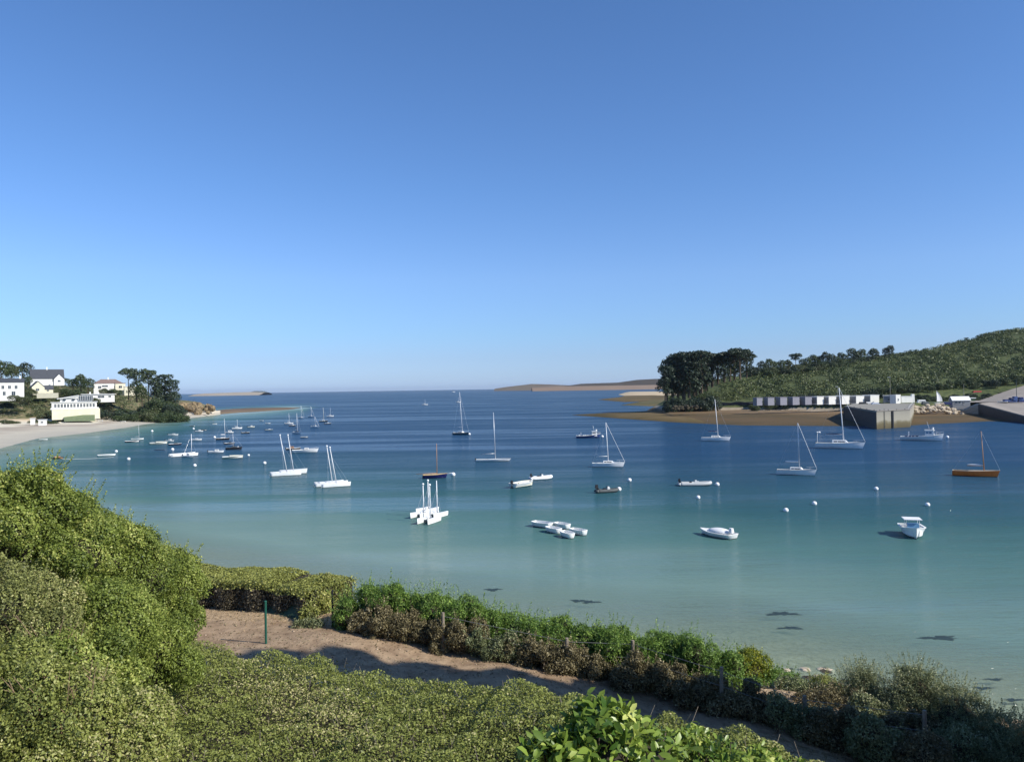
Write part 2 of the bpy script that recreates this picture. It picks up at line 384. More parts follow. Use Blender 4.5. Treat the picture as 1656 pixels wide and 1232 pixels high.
def shoremat(name, cols, zb, grass, stretch=.02):
    """cols: wet, dry sand; above zb vegetation"""
    m = bpy.data.materials.new(name); nt, N, L = nodes(m)
    out = N.new('ShaderNodeOutputMaterial'); p = N.new('ShaderNodeBsdfPrincipled'); L.new(p.outputs[0], out.inputs[0]); p.inputs['Roughness'].default_value = .9; p.inputs['Specular IOR Level'].default_value = .2
    g = N.new('ShaderNodeNewGeometry'); sx = N.new('ShaderNodeSeparateXYZ'); L.new(g.outputs['Position'], sx.inputs[0])
    n = N.new('ShaderNodeTexNoise'); n.inputs['Scale'].default_value = .05; n.inputs['Detail'].default_value = 7; mp = N.new('ShaderNodeMapping'); mp.inputs['Scale'].default_value = (.6, 1.2, 1)
    L.new(g.outputs['Position'], mp.inputs[0]); L.new(mp.outputs[0], n.inputs['Vector'])
    n2 = N.new('ShaderNodeTexNoise'); n2.inputs['Scale'].default_value = .35; n2.inputs['Detail'].default_value = 8; L.new(g.outputs['Position'], n2.inputs['Vector'])
    ad = N.new('ShaderNodeMath'); ad.operation = 'MULTIPLY_ADD'; ad.inputs[1].default_value = 1.6; L.new(n.outputs[0], ad.inputs[0]); L.new(sx.outputs['Z'], ad.inputs[2])
    mr = N.new('ShaderNodeMapRange'); mr.inputs[1].default_value = .8; mr.inputs[2].default_value = .8 + 3.2; L.new(ad.outputs[0], mr.inputs[0])
    r = N.new('ShaderNodeValToRGB'); e = r.color_ramp.elements
    e[0].position, e[0].color = cols[0][0], (*cols[0][1], 1); e[1].position, e[1].color = cols[-1][0], (*cols[-1][1], 1)
    for q_ in cols[1:-1]: k = e.new(q_[0]); k.color = (*q_[1], 1)
    L.new(mr.outputs[0], r.inputs[0])
    gr = N.new('ShaderNodeValToRGB'); e = gr.color_ramp.elements
    e[0].position, e[0].color = grass[0][0], (*grass[0][1], 1); e[1].position, e[1].color = grass[-1][0], (*grass[-1][1], 1)
    for q_ in grass[1:-1]: k = e.new(q_[0]); k.color = (*q_[1], 1)
    L.new(n2.outputs[0], gr.inputs[0])
    zz = N.new('ShaderNodeMapRange'); zz.inputs[1].default_value = zb; zz.inputs[2].default_value = zb + .8; L.new(ad.outputs[0], zz.inputs[0])
    mx = N.new('ShaderNodeMix'); mx.data_type = 'RGBA'; L.new(zz.outputs[0], mx.inputs[0]); L.new(r.outputs[0], mx.inputs[6]); L.new(gr.outputs[0], mx.inputs[7]); L.new(mx.outputs[2], p.inputs['Base Color'])
    b = N.new('ShaderNodeBump'); b.inputs['Strength'].default_value = .5; b.inputs['Distance'].default_value = .8; L.new(n2.outputs[0], b.inputs['Height']); L.new(b.outputs[0], p.inputs['Normal'])
    return m
GR = [(.3, (.035, .05, .018)), (.5, (.07, .09, .03)), (.7, (.12, .13, .05))]
def polar(name, us, Ds, zf, m):
    V = []
    for D in Ds:
        for u in us: V.append((ux(u, D), D, zf(u, D)))
    nx = len(us); Fc = [(j * nx + i, j * nx + i + 1, (j + 1) * nx + i + 1, (j + 1) * nx + i) for j in range(len(Ds) - 1) for i in range(nx - 1)]
    return tag(ndo(name, V, Fc, m, None, True), kind='structure')
sandL = [(0, (.40, .37, .30)), (.25, (.50, .45, .35)), (.45, (.36, .30, .23)), (.55, (.66, .60, .46)), (.8, (.60, .50, .36)), (1, (.50, .40, .27))]
sandR = [(0, (.075, .055, .024)), (.22, (.115, .075, .033)), (.4, (.085, .062, .028)), (.55, (.16, .105, .052)), (.68, (.19, .135, .08)), (.78, (.38, .31, .22)), (1, (.34, .29, .21))]
GL = [(.3, (.06, .07, .03)), (.45, (.11, .12, .05)), (.6, (.22, .17, .10)), (.75, (.32, .24, .15))]
polar('hills', np.arange(-400, 358, 6), np.concatenate([np.arange(225, 520, 4), np.arange(520, 900, 12)]), lambda u, D: zleft(u, D) + .35 * math.sin(D * .09 + u * .05) * (1 if zleft(u, D) > 3 else 0), shoremat('left_shore', sandL, 4.1, GL))
polar('terrain', np.concatenate([np.arange(1040, 1700, 6), np.arange(1700, 2600, 30)]), np.concatenate([np.arange(270, 520, 3), np.arange(520, 1000, 12)]), zright, shoremat('right_shore', sandR, 4.2, GR))

def bank(name, out, zc, m, inner=.72, thick=0):
    """low sandbank from an outline lying on the water"""
    pts = [at(x, y, 0) for x, y in out]; c = sum(pts, Vector()) / len(pts); V = []; n = len(pts)
    for k, z in ((1.02, -.4), (1.0, .05), (inner, zc), (.35, zc * 1.1)):
        for p_ in pts: V.append(((p_.x - c.x) * k + c.x, (p_.y - c.y) * k + c.y, z))
    V.append((c.x, c.y, zc * 1.1)); Fc = []
    for r_ in range(3):
        for i in range(n): Fc.append((r_ * n + i, r_ * n + (i + 1) % n, (r_ + 1) * n + (i + 1) % n, (r_ + 1) * n + i))
    for i in range(n): Fc.append((3 * n + i, 3 * n + (i + 1) % n, 4 * n))
    return tag(ndo(name, V, Fc, m, None, True), kind='structure')
brown = mat('brown_sand', (.155, .11, .05), .9, .25, .03, coord='Object', c2=(.085, .066, .028), spec=.1, stretch=(1, .5, 1))
olive = mat('olive_sand', (.15, .12, .055), .9, .2, .03, coord='Object', c2=(.09, .085, .035), spec=.1, stretch=(1, .5, 1))
pale = mat('pale_sand', (.48, .38, .25), .9, .15, .01, coord='Object', spec=.1)
bank('beach', [(925, 671), (970, 668.5), (1010, 667), (1050, 664.5), (1100, 664), (1150, 668), (1150, 684), (1100, 683), (1050, 680), (1000, 676.5), (960, 673.5)], .9, brown)
bank('beach', [(1004, 655), (1030, 650.5), (1050, 647), (1090, 645), (1160, 643), (1170, 656), (1110, 657), (1060, 657), (1030, 656)], 1.2, olive)
bank('beach', [(966, 646), (1000, 642.5), (1010, 640), (1060, 639), (1110, 641), (1110, 648), (1060, 649), (1010, 650), (985, 648)], 1.4, brown)
bank('beach', [(1000, 638), (1012, 634.5), (1060, 634), (1100, 635), (1100, 639), (1040, 640), (1010, 640)], 3.0, pale)
bank('beach', [(330, 670), (352, 663), (400, 660.5), (450, 659.5), (486, 659.4), (466, 662), (430, 664.4), (390, 666.6), (350, 670)], 1.0, mat('wet_brown_sand', (.20, .15, .10), .9, .2, .01, coord='Object', c2=(.13, .09, .06), spec=.1))

def ridge(name, tops, D, m, thick=400, jag=.0):
    V = []; Fc = []; us = np.arange(tops[0][0], tops[-1][0] + .1, 2.0); prof = [(-1, -.02), (-.7, .25), (-.35, .8), (0, 1), (.5, .7), (1, -.02)]
    for u in us:
        zt = max(.2, zat(u, interp(tops, u), D)) * (1 + jag * random.uniform(-1, 1))
        for a, b in prof: V.append((ux(u, D), D + a * thick / 2, zt * b))
    k = len(prof)
    for i in range(len(us) - 1):
        for j in range(k - 1): a = i * k + j; Fc.append((a, a + k, a + k + 1, a + 1))
    return tag(ndo(name, V, Fc, m, None, True), kind='structure')
dune = mat('far_dune', (.155, .13, .09), .95, .15, .002, coord='Object', c2=(.13, .10, .07), spec=.1)
dune2 = mat('far_heath', (.07, .055, .035), .95, .2, .002, coord='Object', spec=.1)
ridge('hills', [(800, 628.4), (822, 625.2), (840, 623.2), (860, 620.8), (890, 621.6), (940, 624), (1000, 625)], 6200, dune, 600)
ridge('hills', [(900, 626), (940, 620.5), (1000, 618.5), (1030, 614.2), (1060, 612.6), (1110, 612), (1180, 613)], 5200, dune2, 700)
ridge('beach', [(860, 627), (900, 624.8), (1000, 623.4), (1100, 621.6), (1180, 620.4)], 4600, mat('far_sand', (.23, .165, .115), .95, .1, .002, coord='Object', spec=.1), 300)
ridge('hills', [(318, 637.5), (330, 636.2), (380, 634.4), (405, 633.8), (430, 634.6)], 5200, mat('far_islet', (.36, .31, .24), .95, .1, .002, coord='Object', spec=.1), 300)
ridge('hills', [(402, 634.6), (412, 632.2), (428, 632.4), (434, 634.4)], 5600, mat('far_fort', (.10, .12, .12), .95, .1, .002, coord='Object', spec=.1), 200)

# ------------------------------------------------------------------ water
def wdepth(x, y):
    s = (y - interp(SHORE, x)) * .85; d = s * .034
    D = np.maximum(y, 1); u = x / D * F + CX
    lw = Dat(u, interp(LW, u), 0)
    dl = np.where((u < 505) & (y > 100), (lw - D) * .0125 + .1, 9); dl = np.where(dl < 0, 9 if False else 9, dl) if False else dl
    return np.clip(np.minimum(d, np.where(dl < 0, 0.5 + np.maximum(-dl - 1.5, 0) * 1.2, dl)), -.2, 9)
xs = np.unique(np.concatenate([[-30000, -12000, -6000, -3000, -1600, -1000, -700], np.arange(-600, -80, 10), np.arange(-80, 80, 1.5), np.arange(80, 600, 12), [700, 1000, 1600, 3000, 6000, 12000, 30000]]))
ys = np.unique(np.concatenate([[-3000, -1000, -300, -60], np.arange(-20, 130, 1.5), np.arange(130, 800, 9), [850, 950, 1100, 1400, 1800, 2500, 4000, 7000, 12000, 20000, 30000]]))
v, f = grid(xs, ys, lambda x, y: 0.0)
dep = wdepth(v[:, 0], v[:, 1])
def water_mat():
    m = bpy.data.materials.new('sea_water'); nt, N, L = nodes(m)
    out = N.new('ShaderNodeOutputMaterial'); p = N.new('ShaderNodeBsdfPrincipled')
    p.inputs['Roughness'].default_value = .12; p.inputs['IOR'].default_value = 1.33; p.inputs['Specular IOR Level'].default_value = .15
    g = N.new('ShaderNodeNewGeometry'); at_ = N.new('ShaderNodeAttribute'); at_.attribute_name = 'depth'
    def noise(sc, s, d=3, rg=.55):
        mp = N.new('ShaderNodeMapping'); mp.inputs['Scale'].default_value = s; L.new(g.outputs['Position'], mp.inputs[0])
        n = N.new('ShaderNodeTexNoise'); n.inputs['Scale'].default_value = sc; n.inputs['Detail'].default_value = d; n.inputs['Roughness'].default_value = rg; L.new(mp.outputs[0], n.inputs['Vector']); return n
    def math_(op, a, b):
        k = N.new('ShaderNodeMath'); k.operation = op
        for i, q_ in enumerate((a, b)):
            if isinstance(q_, (int, float)): k.inputs[i].default_value = q_
            else: L.new(q_, k.inputs[i])
        return k.outputs[0]
    big = noise(.02, (.35, 1.3, 1), 4)
    dd = math_('ADD', at_.outputs['Fac'], math_('MULTIPLY', math_('SUBTRACT', big.outputs[0], .5), 1.6))
    mr = N.new('ShaderNodeMapRange'); mr.inputs[2].default_value = 5.0; L.new(dd, mr.inputs[0])
    r = N.new('ShaderNodeValToRGB'); e = r.color_ramp.elements
    els = WCOL
    e[0].position, e[0].color = els[0][0], (*els[0][1], 1); e[1].position, e[1].color = els[-1][0], (*els[-1][1], 1)
    for q_ in els[1:-1]: k = e.new(q_[0]); k.color = (*q_[1], 1)
    L.new(mr.outputs[0], r.inputs[0]); L.new(r.outputs[0], p.inputs['Base Color'])
    # waves: ripples plus long swells; calm slicks by large noise
    w1 = noise(1.0, (.45, 1.6, 1), 4, .6); w2 = noise(.16, (.35, 1.4, 1), 3); w3 = noise(4.0, (.7, 1.6, 1), 2)
    hgt = math_('ADD', math_('MULTIPLY', w1.outputs[0], .09), math_('ADD', math_('MULTIPLY', w2.outputs[0], .28), math_('MULTIPLY', w3.outputs[0], .012)))
    sl0 = noise(.008, (.35, 2.2, 1), 6, .62); sl1 = noise(.035, (.22, 2.0, 1), 4, .6); slm = math_('ADD', math_('MULTIPLY', sl0.outputs[0], .6), math_('MULTIPLY', sl1.outputs[0], .4))
    st = N.new('ShaderNodeMapRange'); st.inputs[1].default_value = .42; st.inputs[2].default_value = .54; st.inputs[3].default_value = .22; st.inputs[4].default_value = 1.0; L.new(slm, st.inputs[0])
    b = N.new('ShaderNodeBump'); b.inputs['Distance'].default_value = 1.0; L.new(math_('MULTIPLY', st.outputs[0], WB), b.inputs['Strength']); L.new(hgt, b.inputs['Height']); L.new(b.outputs[0], p.inputs['Normal'])
    tr = N.new('ShaderNodeBsdfTransparent'); tr.inputs[0].default_value = (.85, .95, .92, 1)
    al = N.new('ShaderNodeMapRange'); al.inputs[1].default_value = -.02; al.inputs[2].default_value = .7; al.inputs[3].default_value = .12; al.inputs[4].default_value = 1; L.new(at_.outputs['Fac'], al.inputs[0])
    df = N.new('ShaderNodeBsdfDiffuse'); L.new(r.outputs[0], df.inputs[0]); gl = N.new('ShaderNodeBsdfGlossy'); gl.inputs['Roughness'].default_value = .11; L.new(b.outputs[0], gl.inputs['Normal'])
    fr = N.new('ShaderNodeFresnel'); fr.inputs[0].default_value = 1.33; L.new(b.outputs[0], fr.inputs['Normal'])
    cap = N.new('ShaderNodeMapRange'); cap.inputs[1].default_value = .42; cap.inputs[2].default_value = .56; cap.inputs[3].default_value = WCAP[0]; cap.inputs[4].default_value = WCAP[1]; L.new(slm, cap.inputs[0])
    wm = N.new('ShaderNodeMixShader'); L.new(math_('MINIMUM', fr.outputs[0], cap.outputs[0]), wm.inputs[0]); L.new(df.outputs[0], wm.inputs[1]); L.new(gl.outputs[0], wm.inputs[2])
    mx = N.new('ShaderNodeMixShader'); L.new(al.outputs[0], mx.inputs[0]); L.new(tr.outputs[0], mx.inputs[1]); L.new(wm.outputs[0], mx.inputs[2]); L.new(mx.outputs[0], out.inputs[0])
    return m
WB = 5.5; WCAP = (.42, .22)
WCOL = [(0, (.26, .31, .24)), (.11, (.18, .265, .22)), (.26, (.080, .172, .155)), (.45, (.033, .102, .110)), (.66, (.024, .074, .110)), (1, (.019, .060, .120))]
wo = ndo('water', v, f, water_mat(), attr={'depth': dep}); tag(wo, kind='structure')

# seaweed patches seen just under the surface
for i, (px, py, w, lab) in enumerate([(797, 953, 13, 'faint dark weed patch off the clipped hedge'), (935, 971, 12, 'small dark weed streak in turquoise shallows, nearer the hedge of its pair'), (955, 973, 15, 'dark weed streak in turquoise shallows, right beside its smaller twin'),
        (1265, 992, 26, 'long thin dark weed patch in the shallows'), (1278, 1015, 20, 'short dark weed patch just shoreward of the long thin one'), (1519, 1031, 29, 'largest dark oval weed patch in the shallows'),
        (1608, 1098, 14, 'dark weed patch beyond the twiggy shrubs'), (1590, 1112, 16, 'ragged weed patch over pale sand'), (1640, 1131, 17, 'weed patch over pale sand nearest the frame corner')]):
    c = at(px, py, .012); k = c.y / F; a = w * k; b = max(a * .28, 3.2 * c.y * c.y / (H * F) * .5); n = 72; V = [(0, 0, 0)]
    for j in range(n):
        t = 2 * math.pi * j / n; rr = .9 + .26 * math.sin(3 * t + i) + .16 * math.sin(7 * t + 2 * i) + .12 * math.sin(13 * t + i) + .12 * random.uniform(-1, 1); V.append((a * rr * math.cos(t), b * rr * math.sin(t) * 1.3, 0))
    o = ndo('seaweed_patch', V, [(0, 1 + j, 1 + (j + 1) % n) for j in range(n)], M['weed']); o.location = c; tag(o, lab, 'seaweed', 'dark weed patches in the shallows')

# ------------------------------------------------------------------ boats
def hullparts(L, B, Fr, Fb, tr=.75, draft=.25, rake=.25, n=14, fullp=2.0):
    secs = []; qs = [0, .06, .18, .35, .6, .82, 1]
    for i in range(n + 1):
        t = i / n
        if t < .45: b = B / 2 * (tr + (1 - tr) * math.sin(math.pi / 2 * t / .45))
        else: b = B / 2 * max(.015, (1 - ((t - .45) / .55) ** fullp))
        s = Fr + (Fb - Fr) * max(0, (t - .2) / .8) ** 1.8 + .03 * Fr * (1 - t); dr = draft * (1 - t ** 4) if t < 1 else 0
        pts = []
        for q_ in qs:
            z = -dr + (s + dr) * q_; y = b * (q_ ** .42 if t < .7 else q_ ** (.42 + (t - .7) * 1.6))
            x = -L / 2 + L * t * .985 + rake * max(0, z / Fb) * t ** 5 - .06 * (1 - t) ** 6 * (0)
            pts.append((x, y, z))
        secs.append(pts)
    return secs
def hull_mesh(mb, secs):
    k = len(secs[0]); V = []; 
    for s in secs:
        V += s + [(x, -y, z) for x, y, z in s]
    Fc = []; w = 2 * k
    for i in range(len(secs) - 1):
        for j in range(k - 1):
            a = i * w + j; Fc.append((a, a + w, a + w + 1, a + 1)); a += k; Fc.append((a, a + 1, a + w + 1, a + w))
    Fc.append(tuple(range(k)) + tuple(range(2 * k - 1, k - 1, -1)))
    mb.add(V, Fc)
def deck_mesh(mb, secs, dz=-.02, f=1.0, t0=0, t1=1, crown=.0):
    n = len(secs) - 1; V = []; ii = [i for i in range(n + 1) if t0 <= i / n <= t1]
    for i in ii:
        x, y, z = secs[i][-1]; V += [(x, y * f, z + dz), (x, 0, z + dz + crown * y), (x, -y * f, z + dz)]
    Fc = []
    for j in range(len(ii) - 1): a = 3 * j; Fc += [(a, a + 1, a + 4, a + 3), (a + 1, a + 2, a + 5, a + 4)]
    mb.add(V, Fc)
def interior_mesh(mb, secs, fl, t0=.0, t1=.92):
    n = len(secs) - 1; ii = [i for i in range(n + 1) if t0 <= i / n <= t1]; V = []
    for i in ii:
        x, y, z = secs[i][-1]; x2 = x + (.05 if i == ii[0] else 0)
        V += [(x2, y * .86, z - .01), (x2, y * .72, fl), (x2, -y * .72, fl), (x2, -y * .86, z - .01)]
    Fc = []
    for j in range(len(ii) - 1):
        a = 4 * j; Fc += [(a + k, a + k + 1, a + k + 5, a + k + 4) for k in range(3)]
    Fc += [(0, 1, 2, 3)]; a = 4 * (len(ii) - 1); Fc += [(a, a + 3, a + 2, a + 1)]
    mb.add(V, Fc)
def gunwale_mesh(mb, secs, r, t1=1.0, inner=.86):
    n = len(secs) - 1; V = []; 
    for i in range(n + 1):
        x, y, z = secs[i][-1]; V += [(x, y + r, z - r), (x, y + r, z + r * .6), (x, y * inner, z + r * .6), (x, y * inner, z - r * .2)]
    Fc = []
    for j in range(n):
        a = 4 * j
        for k in range(3): Fc.append((a + k, a + k + 1, a + k + 5, a + k + 4))
    V2 = [(x, -y, z) for x, y, z in V]; Fc2 = [tuple(i + len(V) for i in f_[::-1]) for f_ in Fc]
    mb.add(V + V2, Fc + Fc2)
    x, y, z = secs[0][-1]; mb.box((x + .03, 0, z), (.07, 2 * y * 1.0, r * 1.6))

def rig(root, L, secs, mh, mastm, mx, rake=.06, boom=True, bcol=None, thick=None, furl=False, stays=True, mr=None, spread=True, zb=None, boomL=None, D=150):
    zb = zb if zb is not None else secs[7][-1][2]; B = secs[6][-1][1]
    pr = D / F                                             # metres one photo pixel covers there
    r = mr or max(.075, L * .0135); top = Vector((mx - rake * mh, 0, zb + mh))
    b = MB(); b.tube((mx, 0, zb - .1), top, r, r * .6, 8); b.build('mast', mastm, root, True)
    if boom:
        bl = boomL or L * .38; b = MB(); b.tube((mx - .05, 0, zb + mh * .1 + .25), (mx - bl, 0, zb + mh * .1 + .15), r * .6, r * .5, 8); bo = b.build('boom', mastm, root, True)
        if bcol:
            b = MB(); b.ball((mx - bl * .5, 0, zb + mh * .1 + .34), (bl * .5, .14, .17), 10, 8); b.build('sail_cover', bcol, bo, True)
    if stays:
        xb = secs[-1][-1][0]; zbow = secs[-1][-1][2]; xs_ = secs[0][-1][0]; b = MB(); w = .014
        k = .98; b.tube(top * 1.0, (xb, 0, zbow), w * (3.2 if furl else 1), None, 5); b.build('forestay', M['wcover'] if furl else M['alu'], root)
        b = MB(); b.tube(top, (xs_ + .1, 0, secs[0][-1][2]), .010, None, 4)
        for s in (1, -1):
            sp = Vector((mx - rake * mh * .55, s * B * .55, zb + mh * .55)); b.tube((mx - .15, s * B * .95, zb), sp, .010, None, 4); b.tube(sp, top, .010, None, 4)
        b.build('shroud', M['alu'], root)
        if spread:
            b = MB(); b.tube((mx - rake * mh * .55, -B * .55, zb + mh * .55), (mx - rake * mh * .55, B * .55, zb + mh * .55), .02, None, 5); b.build('spreader', M['alu'], root)
def outboard(root, x, y, z, s=1.0, m=None):
    b = MB(); b.taper((x - .12 * s, y, z + .1 * s), (.34 * s, .26 * s, .42 * s), (.8, .8), (.02, 0)); o = b.build('outboard_motor', m or M['black'], root)
    b = MB(); b.box((x - .12 * s, y, z - .2 * s), (.12 * s, .08 * s, .6 * s)); b.box((x + .05, y, z + .1 * s), (.25 * s, .12 * s, .08 * s)); b.build('motor_leg', M['dgrey'], o)
def rail(root, secs, h=.5, t0=.75, m=None):
    n = len(secs) - 1; ii = [i for i in range(n + 1) if i / n >= t0]; b = MB()
    P = [Vector(secs[i][-1]) + Vector((0, -.04, h)) for i in ii]; Q = [Vector((p_.x, -p_.y, p_.z)) for p_ in P]
    b.path(P, .018, 5); b.path(Q, .018, 5); b.tube(P[-1], Q[-1], .018, None, 5)
    for i, p_ in zip(ii, P):
        if i % 2 == 0: b.tube(secs[i][-1], p_, .015, None, 5); s_ = secs[i][-1]; b.tube((s_[0], -s_[1], s_[2]), (p_.x, -p_.y, p_.z), .015, None, 5)
    b.build('rail', m or M['alu'], root)

def px_len(px, py, lenpx, th): 
    D = at(px, py).y; return lenpx * D / F / max(.35, abs(math.cos(th)))
def root_at(name, px, py, th, label, cat, group=None):
    p_ = at(px, py, 0); return empty(name, (p_.x, p_.y, 0), th - math.atan((px - CX) / F), label, cat, group), p_.y

def yacht(px, py, lenpx, th, label, hull='white', mtop=None, mast='mastw', cabin='whitep', bcol='bcover', furl=False, mx=.08, rake=.06, B=.3, Fr=.125, name='sailboat', group='sailing boats moored in the bay', cab=True, decktint='whitep', rails=True, stays=True, boom=True, ob=None, L=None, stripe=None, tr=.72):
    th = R(th); D = at(px, py).y; L = (max(4.8, px_len(px, py, lenpx, th) * 1.05) if px < 560 else L) or px_len(px, py, lenpx, th); root, D = root_at(name, px, py, th, label, 'sailboat', group)
    Bm = L * B; f1 = max(.45, L * Fr); f2 = f1 * 1.3; secs = hullparts(L, Bm, f1, f2, tr, .3, L * .06)
    b = MB(); hull_mesh(b, secs); h_ = b.build('hull', M[hull], root, True)
    b = MB(); deck_mesh(b, secs, -.01, .97, .3, 1, .08); b.build('deck', M[decktint], root, True)
    b = MB(); interior_mesh(b, secs, f1 * .45, 0, .36); b.build('cockpit', M[decktint], root)
    b = MB(); gunwale_mesh(b, secs, .03, inner=.95); b.build('toe_rail', M[stripe] if stripe else M[decktint], root)
    if cab:
        b = MB(); cl = L * .34; cx = L * .03; z0 = secs[7][-1][2] - .05
        b.taper((cx, 0, z0), (cl, Bm * .62, L * .055 + .12), (.82, .8), (-.03 * L, 0)); c_ = b.build('cabin', M[cabin], root)
        for s in (-1, 1):
            for k in (-.26, .02, .26):
                zz = z0 + (L * .055 + .12) * .55; yy = s * (Bm * .31 * .9 + .012); b = MB(); b.box((cx + k * cl * .9 - .02 * L, yy, zz), (cl * .2, .03, L * .02 + .03)); b.build('window', M['glass'], c_)
    if mtop is not None:
        zt = zat(px, mtop, D); zb = secs[7][-1][2] + (L * .055 if cab else 0); rig(root, L, secs, zt - zb, M[mast], L * mx, rake, boom, M[bcol] if bcol else None, None, furl, stays, zb=zb, D=D)
    if rails and L > 6: rail(root, secs)
    b = MB(); b.box((-L / 2 - .06, 0, f1 * .25), (.1, .05, f1 * 1.1)); b.build('rudder', M[decktint], root)
    if ob: outboard(root, -L / 2 - .05, Bm * .2, f1 * .7, ob)
    return root, secs, L

def dinghy(px, py, lenpx, th, label, hull='white', inner='whitep', name='dinghy', cat='dinghy', group=None, L=None, B=.42, Fr=None, ob=0, thwarts=2, tr=.8, seats='whitep', full=2.2, mtop=None, mast='mastw', cover=None, blunt=False):
    if px < 560: L = max(2.8, px_len(px, py, lenpx, R(th)) * 1.08)
    th = R(th); L = L or px_len(px, py, lenpx, th); root, D = root_at(name, px, py, th, label, cat, group)
    Bm = L * B; f1 = Fr or max(.3, L * .1); secs = hullparts(L, Bm, f1, f1 * (1.05 if blunt else 1.3), tr, .15, L * .04, fullp=full)
    if blunt:                                            # pram bow: cut short and flat
        secs = [[(x, max(y, 0) if i < 12 else y, z) for x, y, z in s] for i, s in enumerate(secs[:12])]
        k = L / (secs[-1][0][0] - secs[0][0][0]); secs = [[((x - secs[0][0][0]) * k - L / 2, y, z) for x, y, z in s] for s in secs]
    b = MB(); hull_mesh(b, secs)
    if blunt: s = secs[-1]; b.add(s + [(x, -y, z) for x, y, z in s][::-1], [tuple(range(2 * len(s)))])
    b.build('hull', M[hull], root, True)
    b = MB(); interior_mesh(b, secs, f1 * .3, 0, .95 if not blunt else 1); b.build('interior', M[inner], root)
    b = MB(); gunwale_mesh(b, secs, .035); 
    if blunt: x, y, z = secs[-1][-1]; b.box((x - .03, 0, z), (.09, 2 * y, .08))
    b.build('gunwale', M[seats], root)
    n = len(secs) - 1
    for k in range(thwarts):
        i = int(n * (.25 + .3 * k)); x, y, z = secs[i][-1]; b = MB(); b.box((x, 0, z - .1), (L * .07, y * 1.72, .04)); b.build('thwart', M[seats], root)
    if cover:
        b = MB(); deck_mesh(b, secs, .05, 1.0, .3, 1, .25); b.build('cover', M[cover], root, True)
    if ob: outboard(root, -L / 2 - .02, 0, f1 * .9, ob)
    if mtop is not None: rig(root, L, secs, zat(px, mtop, D) - f1, M[mast], L * .15, .03, True, None, None, False, False, mr=.05)
    return root, secs, L

def motorboat(px, py, lenpx, th, label, hull='white', cab='whitep', name='motorboat', group='motor boats moored in the bay', cabx=.1, cabl=.3, cabh=.9, L=None, B=.36, ob=.9, glass='glass', tr=.85, cat='motorboat'):
    if px < 560: L = max(3.4, px_len(px, py, lenpx, R(th)) * 1.1); cabh *= min(1, L / 6)
    th = R(th); L = L or px_len(px, py, lenpx, th); root, D = root_at(name, px, py, th, label, cat, group)
    Bm = L * B; f1 = max(.4, L * .11); secs = hullparts(L, Bm, f1, f1 * 1.35, tr, .25, L * .06, fullp=2.4)
    b = MB(); hull_mesh(b, secs); b.build('hull', M[hull], root, True)
    b = MB(); deck_mesh(b, secs, -.01, .97, .5, 1, .06); b.build('deck', M['whitep'], root, True)
    b = MB(); interior_mesh(b, secs, f1 * .35, 0, .58); b.build('cockpit', M['whitep'], root)
    b = MB(); gunwale_mesh(b, secs, .04, inner=.9); b.build('gunwale', M['whitep'], root)
    if cabl:
        b = MB(); b.taper((L * cabx, 0, f1 * .5), (L * cabl, Bm * .62, cabh + f1 * .5), (.78, .85), (-.03 * L, 0)); c_ = b.build('cabin', M[cab], root)
        z = f1 + cabh * .62
        for s in (-1, 1): b = MB(); b.box((L * cabx - .02 * L, s * (Bm * .31 * .9 + .01), z), (L * cabl * .6, .03, cabh * .28)); b.build('window', M[glass], c_)
        b = MB(); b.box((L * (cabx + cabl * .41) - .01 * L, 0, z), (.05, Bm * .46, cabh * .28)); b.build('windscreen', M[glass], c_)
        b = MB(); b.box((L * (cabx - .03), 0, f1 + cabh + .03), (L * cabl * .86, Bm * .58, .06)); b.build('cabin_roof', M[cab], root)
    if ob: outboard(root, -L / 2 - .02, 0, f1 * .8, ob)
    if L > 5: rail(root, secs, .35, .7)
    return root, secs, L

